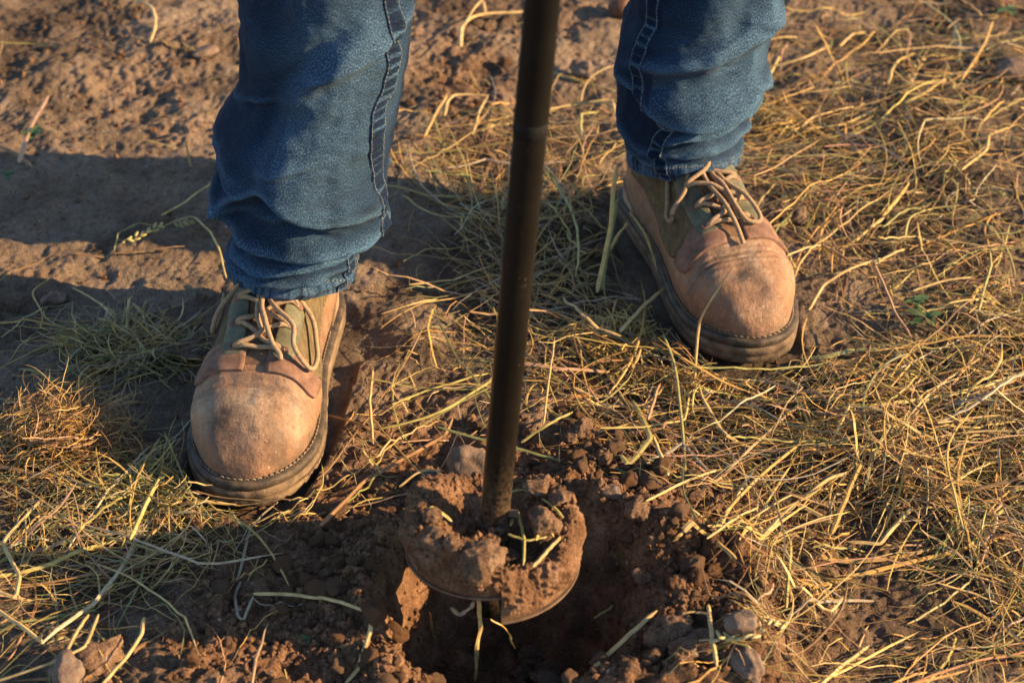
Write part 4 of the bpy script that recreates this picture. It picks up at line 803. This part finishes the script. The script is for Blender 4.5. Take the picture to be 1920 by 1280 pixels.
ONE = [
 ([(475, 1112), (560, 1118), (640, 1132), (700, 1148)], .0038, PALE, 'pale straw stalk lying on churned soil towards the hole', {}),
 ([(700, 1150), (690, 1200), (672, 1255), (645, 1283)], .0034, PALE, 'pale straw stalk running along the shaded rim of the hole', {}),
 ([(452, 1090), (440, 1120), (446, 1158), (456, 1166), (474, 1116)], .0022, GRY*.7, 'narrow leaf folded into a hook on dark soil', {}),
 ([(520, 940), (470, 990), (455, 1050), (444, 1090)], .0022, GRY*.7, 'long grey-green leaf hanging down from the shaded boot toe', {}),
 ([(215, 470), (222, 440), (262, 420), (300, 425)], .0014, YGRN, 'thin curled stem beside the seed head', {}),
 ([(302, 404), (345, 384), (372, 362), (402, 341)], .0026, YEL, 'short yellow straw lying on shaded bare soil', {}),
 ([(394, 410), (440, 395)], .0026, GRY, 'very short straw beside the shaded trouser hem', {}),
 ([(236, -6), (270, 8), (287, 22), (291, 50), (281, 80)], .0040, PALE, 'pale bent leaf with a green tip on bare soil', {'off': .01, 'kink': False}),
 ([(864, 88), (868, 50), (905, 30), (990, 22)], .0055, PALE, 'thick pale reed lying behind the shaft on bare soil', {'off': .012, 'kink': False}),
 ([(870, 48), (888, 20), (905, 2), (911, 30)], .0032, PALE, 'pale reed bent back over the thick reed', {'off': .014}),
 ([(833, 218), (842, 190), (862, 180), (918, 179)], .0042, PALE, 'pale arched leaf where the straw mat meets the bare patch', {'off': .012, 'kink': False}),
 ([(796, 256), (818, 215), (838, 178)], .0036, GOLD, 'golden straw leaning at the outer corner of the straw mat', {'off': .012}),
 ([(886, 252), (898, 215), (914, 180)], .0036, PALE, 'pale straw propped up where the straw mat meets bare soil', {'off': .014}),
 ([(1022, 206), (1100, 196), (1146, 188), (1155, 214)], .0032, PALE, 'straw with a hooked end beside the bare patch behind the shaft', {'off': .012}),
 ([(1089, 252), (1089, 216), (1122, 210)], .0040, YGRN, 'folded greenish leaf on the bare patch behind the shaft', {'off': .012}),
 ([(1090, 190), (1098, 160), (1125, 136), (1162, 120)], .0022, PALE, 'thin arched straw near the triangular stone', {'off': .012, 'kink': False}),
 ([(78, 935), (4, 1020), (38, 1082), (31, 1124), (-20, 1100)], .0034, PALE, 'pale straw bent in a zigzag over dark soil', {'off': .012}),
 ([(124, 1224), (166, 1151)], .0030, PALE, 'pale straw standing over the orange clod', {'off': .014}),
 ([(-10, 1278), (100, 1246), (160, 1215), (185, 1150)], .0030, PALE, 'long pale straw bent around the orange clod', {'off': .014}),
 ([(190, 1284), (240, 1232), (266, 1190), (271, 1156)], .0032, PALE, 'pale straw curving past the orange clod towards the hole', {'off': .012}),
 ([(-10, 1140), (40, 1176), (82, 1206)], .0034, PALE, 'pale straw slanting over the dark soil behind the orange clod', {'off': .012}),
 ([(297, 898), (270, 958), (243, 1012)], .0040, YEL, 'thick bright yellow straw in the tangle near the shaded boot', {'off': .022}),
 ([(600, 986), (680, 907), (752, 866), (834, 818), (848, 783)], .0042, BRN, 'long brown stalk running from the boot toe towards the shaft', {'off': .008}),
 ([(733, 758), (790, 738), (852, 720), (922, 697)], .0030, YGRN, 'greenish straw lying across the soil between boot and shaft', {}),
 ([(711, 804), (793, 787), (855, 759), (922, 712)], .0032, YGRN, 'curved green-yellow leaf touching the shaft', {'off': .008, 'kink': False}),
 ([(786, 800), (850, 765), (918, 726)], .0022, GRN, 'thin green leaf beside the curved green-yellow leaf', {'off': .01}),
 ([(614, 778), (683, 801), (762, 840)], .0030, BRN, 'brown straw pointing from the shaded boot to the stone', {'off': .008}),
 ([(699, 694), (693, 752), (699, 832)], .0026, PALE, 'upright pale straw on the reddish soil by the shaded boot', {'off': .012}),
 ([(714, 589), (765, 576), (820, 560)], .0024, PALE, 'pale straw on the smooth soil beside the shaded heel', {}),
 ([(768, 534), (850, 528), (926, 497)], .0026, PALE, 'pale straw ending behind the shaft on smooth soil', {'off': .008}),
 ([(750, 830), (800, 828), (842, 826)], .0020, RED, 'thin reddish stem near the standing stone', {}),
 ([(748, 912), (785, 888), (820, 886), (835, 905)], .0026, PALE, 'arched pale leaf on the crumbs before the standing stone', {'off': .012, 'kink': False}),
 ([(981, 680), (1052, 695), (1143, 697)], .0046, RED, 'broad reddish leaf lying flat beside the shaft', {'off': .014, 'thick': .25}),
 ([(977, 830), (1025, 800), (1074, 772)], .0034, YGRN, 'straight straw on the crumbs beside the shaft', {'off': .010}),
 ([(1018, 795), (1030, 710), (1040, 631)], .0018, PALE, 'thin upright stem in the straw beside the shaft', {'off': .018}),
 ([(1126, 802), (1209, 803), (1284, 791), (1291, 744)], .0026, YEL, 'straw bent like an elbow at the hole-side edge of the mat', {'off': .012}),
 ([(1162, 622), (1205, 578), (1247, 540)], .0036, PALE, 'thick pale straw rising from the straw knot to the boot', {'off': .022}),
 ([(1215, 787), (1228, 745), (1238, 719)], .0030, RED, 'reddish straw standing at the hole-side edge of the mat', {'off': .018}),
 ([(1165, 853), (1178, 872), (1200, 850), (1221, 825), (1205, 790), (1187, 750)], .0048, YGRN, 'broad folded leaf shaped like a tick beyond the hole', {'off': .012, 'thick': .25}),
 ([(1252, 892), (1236, 850), (1221, 812)], .0036, PALE, 'pale stalk below the broad folded leaf', {'off': .008}),
 ([(1211, 939), (1280, 908), (1350, 879)], .0030, PALE, 'long pale straw beyond the double clod', {'off': .012}),
 ([(1339, 1006), (1378, 940), (1413, 880)], .0030, PALE, 'pale straw slanting over the reddish soil beside the spoil', {'off': .012}),
 ([(1325, 1009), (1370, 980), (1421, 951)], .0026, PALE, 'second pale straw crossing the slanting one beside the spoil', {'off': .016}),
 ([(1326, 985), (1372, 988), (1419, 997)], .0038, GOLD, 'short flat golden straw beside the spoil heap', {'off': .010}),
 ([(1265, 1014), (1282, 998), (1300, 977)], .0060, PALE, 'short broad pale leaf on the back of the spoil heap', {'off': .008, 'thick': .25}),
 ([(1290, 975), (1330, 1010), (1380, 1048)], .0042, GOLD, 'thick golden stalk on the back of the spoil heap', {'off': .008}),
 ([(1328, 1133), (1334, 1192), (1344, 1249)], .0032, PALE, 'upright pale straw in front of the flat stone', {'off': .014}),
 ([(1278, 1149), (1330, 1152)], .0024, PALE, 'short straw above the large rim clod', {'off': .01}),
 ([(1710, 950), (1650, 1022), (1590, 1015)], .0040, PALE, 'thick pale straw with a kink over the bare patch', {'off': .012}),
 ([(1560, 1000), (1588, 930), (1615, 865)], .0040, GOLD, 'flat golden leaf pointing away from the bare patch', {'off': .016, 'thick': .3}),
 ([(1432, 1003), (1492, 945), (1560, 978)], .0046, PALE, 'straw folded like a gable beside the golden leaf', {'off': .018, 'thick': .4}),
 ([(1505, 937), (1545, 905), (1590, 885)], .0040, PALE, 'pale curved stalk above the gable-shaped straw', {'off': .018, 'kink': False}),
 ([(1475, 1140), (1482, 1020), (1445, 960), (1410, 920)], .0030, YGRN, 'long green-yellow stalk bent over the straw', {'off': .016}),
 ([(1535, 1286), (1585, 1245), (1630, 1210)], .0036, PALE, 'pale straw slanting across the dark bare soil', {'off': .010}),
 ([(1503, 672), (1550, 671), (1600, 660), (1672, 655)], .0058, GRN*1.6, 'broad pale green leaf lying by the sunlit boot toe', {'off': .008, 'thick': .2, 'kink': False}),
 ([(1516, 581), (1544, 536), (1590, 508), (1650, 484)], .0034, PALE, 'long pale straw over the bare soil beside the sunlit boot', {'off': .012}),
 ([(1641, 497), (1675, 584), (1709, 634)], .0030, RED, 'reddish straw running beside the green weed', {'off': .012}),
 ([(1641, 495), (1695, 467)], .0034, PALE, 'short pale straw at the head of the reddish one', {'off': .014}),
 ([(1459, 425), (1515, 450), (1575, 481), (1628, 519)], .0036, BRN, 'long brown stalk beside the sunlit boot', {'off': .010}),
 ([(1697, 447), (1706, 412), (1747, 394), (1800, 385)], .0026, YGRN, 'arched green stem in the spread beyond the weed', {'off': .014, 'kink': False}),
 ([(1836, 581), (1845, 540), (1858, 500), (1856, 470)], .0030, YGRN, 'green stem standing near the weed', {'off': .014}),
 ([(1712, 545), (1770, 530), (1824, 519)], .0032, PALE, 'pale straw just behind the weed', {'off': .014}),
 ([(1428, 130), (1506, 112), (1555, 86)], .0044, PALE, 'thick pale straw curving beside the blue trouser leg', {'off': .014, 'kink': False}),
 ([(1433, 77), (1494, 70)], .0042, PALE, 'short thick straw beside the blue trouser leg', {'off': .010}),
 ([(1575, 87), (1600, 66), (1623, 61)], .0040, PALE, 'short bent straw on the bare patch behind the leg', {'off': .010}),
 ([(1803, 150), (1844, 88), (1862, 40)], .0034, GOLD, 'golden straw slanting beside the blue-grey stone', {'off': .014}),
 ([(1503, 237), (1525, 222), (1600, 200)], .0032, PALE, 'pale bent straw in the spread behind the sunlit boot', {'off': .016}),
 ([(1512, 242), (1587, 234), (1645, 201)], .0036, PALE, 'pale curved straw under the bent one behind the sunlit boot', {'off': .012, 'kink': False}),
 ([(1666, 156), (1681, 119), (1716, 100)], .0038, YEL, 'yellow leaf arching over the bare patch by the blue-grey stone', {'off': .012, 'kink': False}),
 ([(1697, 194), (1737, 175), (1775, 147)], .0044, YEL, 'broad yellow leaf in the spread by the blue-grey stone', {'off': .014, 'thick': .3}),
 ([(1803, 319), (1850, 284), (1853, 256), (1900, 236)], .0036, YEL, 'yellow stalk bent in a step beyond the blue-grey stone', {'off': .014}),
 ([(1439, 156), (1450, 130), (1461, 106)], .0040, YEL, 'short yellow leaf close to the blue trouser leg', {'off': .012}),
 ([(35, 305), (56, 244), (91, 180)], .0050, RED, 'pinkish dry leaf standing on the bare soil by the sprout', {'off': .016, 'thick': .25}),
 ([(-8, 272), (30, 290), (61, 314)], .0046, BRN, 'brown leaf beside the pinkish dry leaf', {'off': .008}),
 ([(136, 539), (188, 572), (220, 602)], .0022, PALE, 'thin straw on the shaded soil behind the tuft', {}),
 ([(95, 520), (62, 552), (80, 590), (76, 615)], .0016, GOLD, 'wavy thin stem on the shaded soil behind the tuft', {'kink': False}),
 ([(235, 640), (242, 562), (248, 555)], .0026, PALE, 'short upright straw behind the shaded tuft', {'off': .01}),
 ([(1360, 960), (1420, 900), (1500, 830)], .0034, GOLD, 'long golden straw lying towards the sunlit boot', {'off': .02}),
]
for pts, wid, col, lab, kw in ONE: one_straw(pts, wid, col, lab, **kw)
one_straw([(1300, 724), (1306, 660), (1312, 600), (1340, 552), (1371, 504)], .0026, PALE, 'pale bent stalk leaning over the toe of the sunlit boot', heights=[.004, .035, .062, .085, .108])
one_straw([(1120, 548), (1133, 480), (1146, 420), (1150, 360), (1158, 306)], .0040, YEL, 'bright yellow-green stalk standing beside the sunlit heel', heights=[.01, .035, .058, .08, .10], thick=.4)
one_straw([(1128, 540), (1142, 450), (1158, 372)], .0044, GRN*1.3, 'green blade behind the bright yellow-green stalk', heights=[.01, .03, .055], thick=.3)
one_straw([(1142, 470), (1160, 440), (1176, 418)], .0034, YEL, 'short yellow stalk crossing the standing green one', heights=[.02, .03, .04])
one_straw([(1181, 397), (1212, 445), (1240, 522)], .0028, YEL, 'thin yellow stem arching beside the shaded side of the boot', heights=[.05, .04, .012], kink=False)
one_straw([(1112, 1251), (1162, 1205), (1231, 1144)], .0036, PALE, 'straight pale straw bridging the sunny rim of the hole', heights=[.018, .026, .036])
one_straw([(897, 1118), (901, 1180), (893, 1225), (892, 1275)], .0034, PALE, 'dry leaf hanging from the auger flight into the hole', heights=[DZ-.012, DZ-.05, DZ-.08, DZ-.11], thick=.3)
one_straw([(920, 1160), (948, 1178), (965, 1215)], .0018, GOLD, 'thin fibre dangling under the auger flight', heights=[DZ-.018, DZ-.03, DZ-.06], kink=False)
one_straw([(845, 1140), (866, 1150), (892, 1128)], .0042, RED, 'reddish curled leaf caught under the auger flight', heights=[DZ-.02, DZ-.024, DZ-.014], kink=False, thick=.25)
one_straw([(1113, 1158), (1150, 1135)], .0026, YGRN, 'short straw stuck in the sunny wall of the hole', heights=[-.04, -.03])
one_straw([(805, 1148), (812, 1185), (821, 1225)], .0026, PALE, 'straw standing against the shaded wall of the hole', heights=[-.03, -.055, -.085])
for pts, wid, col, lab in [([(951, 923), (979, 918), (1010, 930), (1035, 947), (1057, 970)], .0022, YGRN, 'curved green stem over the boot side of the soil ring'), ([(956, 985), (968, 958), (982, 1010), (980, 1060)], .0024, YGRN, 'green leaf looped over the inside of the soil ring'),
        ([(1004, 1013), (1018, 977), (1037, 1007)], .0030, YEL, 'yellow-green leaf folded in a peak on the soil ring'), ([(999, 1062), (1050, 1006)], .0034, PALE, 'pale short straw stuck on the sunny front of the soil ring'), ([(800, 977), (808, 951), (825, 959), (847, 977)], .0032, YGRN, 'pale green leaf arched on the shaded side of the soil ring'),
        ([(952, 1000), (990, 1012), (1025, 1005)], .0022, YGRN, 'flat green stem inside the soil ring')]:
    hs_ = [max(psoil(a, b)[2], DZ+.02)+.003 for a, b in pts]; one_straw(pts, wid, col, lab, heights=hs_, kink=False, cat='straw', name='straw_stalk')
# dark twig
V, Fc = tube_data(catmull(pg(np.array([1392, 1440, 1490, 1542]), np.array([762, 752, 744, 741]), .012), 6), np.linspace(.0042, .0022, 19), 8); o = mesh_np('twig', V, Fc, M['twig']); tag(o, 'dark twig lying in the straw in front of the sunlit boot', 'twig')
# ---- tufts: tangles of fine dry grass, each one thing
def tuft(name, u, v, ru, rv, n, hgt, label, tones, wid=(.0003, .0009), ln=(.03, .11), curl=3.2, npts=14):
    C0 = pg(u, v, 0.); rx_, ry_ = ru/F*C0[1]/CT, rv/F*C0[1]/CT/ST; a = rng.uniform(0, 6.28, n); rr = np.sqrt(rng.random(n)); cx, cy = C0[0]+rx_*rr*np.cos(a), C0[1]+ry_*rr*np.sin(a)
    l_ = rng.uniform(*ln, n); st = l_/(npts-1); k = rng.normal(size=n)*.085*curl; head = rng.uniform(0, 6.28, n)[:, None]+np.cumsum(k[:, None]+.035*curl*rng.normal(size=(n, npts)), 1)
    el = np.cumsum(.07*rng.normal(size=(n, npts)), 1)+rng.normal(size=n)[:, None]*.28; d = np.stack([np.cos(head)*np.cos(el), np.sin(head)*np.cos(el), np.sin(el)*.6], -1)*st[:, None, None]
    P = np.cumsum(d, 1); P -= P.mean(1)[:, None]; P[..., 0] += cx[:, None]; P[..., 1] += cy[:, None]; top = hgt*np.sqrt(np.clip(1-rr**2, .03, 1))*rng.random(n)**.7; g0 = gz(P[..., 0], P[..., 1])
    P[..., 2] = np.maximum(g0+.001, P[..., 2]+g0+top[:, None]); ok = ~(foot_mask(P[..., 0], P[..., 1], .003) > 0).any(1); s_ = np.linspace(0, 1, npts)[None]
    W_ = rng.uniform(*wid, n)[:, None]*np.clip(np.minimum(s_*8+.4, (1-s_)*5+.2), 0, 1); col = TONES[rng.choice(tones, n)]*rng.uniform(.65, 1.15, n)[:, None]
    V, Fq, cc = strand_mesh(P[ok]-C0, W_[ok], rng.uniform(.4, 1, n)[ok], rng.uniform(-1.5, 1.5, n)[ok], col[ok]); o = mesh_np(name, V, Fq, M['straw'], smooth=False, cols=cc); o.location = C0; return tag(o, label, 'grass')
tuft('grass_tuft', 125, 835, 105, 48, 760, .042, 'matted golden clump of dry roots and grass beside the shaded boot', [0, 4, 4, 5, 1, 0, 4], ln=(.04, .12), wid=(.0002, .0006), npts=20, curl=2.4)
tuft('grass_tuft', 240, 668, 120, 42, 230, .016, 'loose grey-green tuft of dry grass in the shade behind the golden clump', [1, 2, 3, 6, 0], ln=(.04, .13), curl=1.8)
tuft('grass_tuft', 1165, 650, 60, 34, 170, .020, 'knotted straw tuft between the shaft and the sunlit boot', [0, 1, 1, 7, 2], ln=(.02, .07), curl=2.0, wid=(.0005, .0012))
tuft('grass_tuft', 300, 935, 120, 40, 300, .022, 'olive tangle of fine grass in front of the golden clump', [1, 2, 2, 3, 6, 0], ln=(.04, .12), curl=2.2)
tuft('grass_tuft', 1290, 735, 70, 25, 130, .014, 'curly chaff tuft at the toe of the sunlit boot', [0, 1, 7, 5], ln=(.015, .05), curl=3.2)
tuft('grass_tuft', 1470, 230, 60, 34, 150, .012, 'curly pale tuft close behind the sunlit boot', [0, 1, 1, 7], ln=(.015, .05), curl=3.4)
# root fibres hanging on the sunny wall of the hole
n = 26; P0 = pix(1128, 1060, -.02); s_ = np.linspace(0, 1, 14); P = np.zeros((n, 14, 3))
for k in range(n):
    dx = np.cumsum(rng.normal(size=14))*.0022-.016*s_*rng.random(); P[k, :, 0] = rng.normal()*.005+dx; P[k, :, 1] = rng.normal()*.004+np.cumsum(rng.normal(size=14))*.0015-.01*s_; P[k, :, 2] = .012-.075*s_*rng.uniform(.4, 1)
V, Fq, cc = strand_mesh(P, np.full((n, 14), .00035)*(1.3-s_[None]), np.full(n, .9), np.zeros(n), np.tile(np.array(BRN)*1.2, (n, 1))); o = mesh_np('root_fibres', V, Fq, M['straw'], smooth=False, cols=cc); o.location = P0; tag(o, 'fine brown root fibres hanging in the sunny side of the hole', 'roots')
# ---- seed heads
def seed_head(u0, v0, u1, v1, n, label, col, off=.008, size=.0042):
    root = pg(u0, v0, off); tip = pg(u1, v1, off); ob = bpy.data.objects.new('seed_head', None); COL.objects.link(ob); ob.location = root; ob.empty_display_size = .01; tag(ob, label, 'seed head'); ax_ = tip-root; ln_ = np.linalg.norm(ax_)
    V, Fc = tube_data(np.stack([ax_*t_ for t_ in np.linspace(-.35, .95, 10)]), .0007, 5); mesh_np('stem', V, Fc, M['straw'], ob, cols=np.tile(col*.8, (len(V), 1)))
    V0, F0 = ICO[2]; sd_ = V0*np.array([1, .38, .3])*size
    me = None
    for k in range(n):
        t_ = k/(n-1); sg = -1 if k % 2 else 1
        if me is None: o_ = mesh_np('spikelet', sd_, F0, M['straw'], ob, cols=np.tile(col, (len(sd_), 1))); me = o_.data
        else: o_ = link('spikelet', me, ob)
        o_.location = ax_*t_+np.array([0, 0, .001+.001*(k % 3)])+np.cross(ax_/ln_, (0, 0, 1))*sg*.0024; o_.rotation_euler = (0, rng.normal()*.3, math.atan2(ax_[1], ax_[0])+sg*.55)
    return ob
seed_head(305, 425, 236, 456, 13, 'pale green-yellow seed head lying on shaded bare soil', np.array([.46, .40, .16]))
seed_head(356, 420, 332, 424, 6, 'small seed cluster beside the longer seed head on shaded soil', np.array([.40, .34, .13]), size=.0035)
seed_head(1340, 1198, 1425, 1192, 12, 'pale seed head in the straw at the foot of the spoil heap', np.array([.55, .46, .22]), .014)
seed_head(1440, 1165, 1470, 1178, 6, 'second pale seed head beside the flat brown stone', np.array([.52, .43, .2]), .014, .0036)
seed_head(1730, 110, 1690, 178, 15, 'golden dry seed head in the straw near the blue-grey stone', np.array([.48, .33, .13]), .014, .004)
one_straw([(424, 522), (412, 470), (395, 435), (362, 404), (330, 413), (300, 428)], .0020, YEL, 'long yellow stem of the seed head bending to the boot', heights=[.02, .02, .018, .012, .010, .010])
# ---- small green weeds
def weed(u, v, n, size, label, off=.002, spread=.5):
    P = pg(u, v, off); ob = bpy.data.objects.new('weed', None); COL.objects.link(ob); ob.location = P; ob.empty_display_size = .01; tag(ob, label, 'weed')
    for k in range(n):
        a = k*2.4+rng.uniform(0, .5); el = rng.uniform(.2, .9)*spread; s_ = np.linspace(0, 1, 8); l_ = size*rng.uniform(.6, 1.1); r_ = l_*s_; z_ = l_*(np.sin(el)*s_-.35*s_**2)+.004
        mid = np.stack([r_*np.cos(a), r_*np.sin(a), z_+.002], 1); w_ = l_*.26*np.sin(np.pi*np.clip(s_*.95+.04, 0, 1))**.8; sd_ = np.array([-np.sin(a), np.cos(a), 0])
        V = np.stack([mid-sd_*w_[:, None]+[0, 0, .0012], mid, mid+sd_*w_[:, None]+[0, 0, .0012]], 1).reshape(-1, 3); mesh_np('leaf', V, grid_faces(8, 3), M['green'], ob)
    return ob
weed(1712, 575, 6, .016, 'dark green leafy weed in the straw beside the sunlit boot', .006); weed(1735, 605, 5, .018, 'blue-green weed with broad leaves below the dark green weed', .006)
weed(62, 262, 6, .013, 'small yellow-green sprout on bare soil by a dry leaf', .012, 1.2); weed(14, 338, 4, .011, 'tiny dark green weed in the shade behind the sprout', .004)
weed(1890, 28, 5, .018, 'dark green weed behind the blue-grey stone', .006); weed(575, 1212, 4, .006, 'tiny bright seedling on the churned soil', .002, 1.2)
# ---- hollow round husk behind the leg
P = pg(1166, 28, 0.); V, Fc = ICO[4]; V = V.copy(); dcap = V@np.array([.75, -.45, .48]); dpt = sst(.80, .93, dcap); V = V*(1-dpt*.55*sst(.8, 1., dcap))[:, None]; V = V*.0145*np.array([1.15, 1, .85]); o = mesh_np('husk', V, Fc, M['husk']); o.location = (P[0], P[1], P[2]+.010); tag(o, 'round red-brown husk with a hollow lying behind the leg', 'husk')
print('tris', sum(sum(len(p.vertices)-2 for p in o.data.polygons) if len(o.data.polygons) < 5000 else len(o.data.polygons)*2 for o in bpy.data.objects if o.type == 'MESH'))
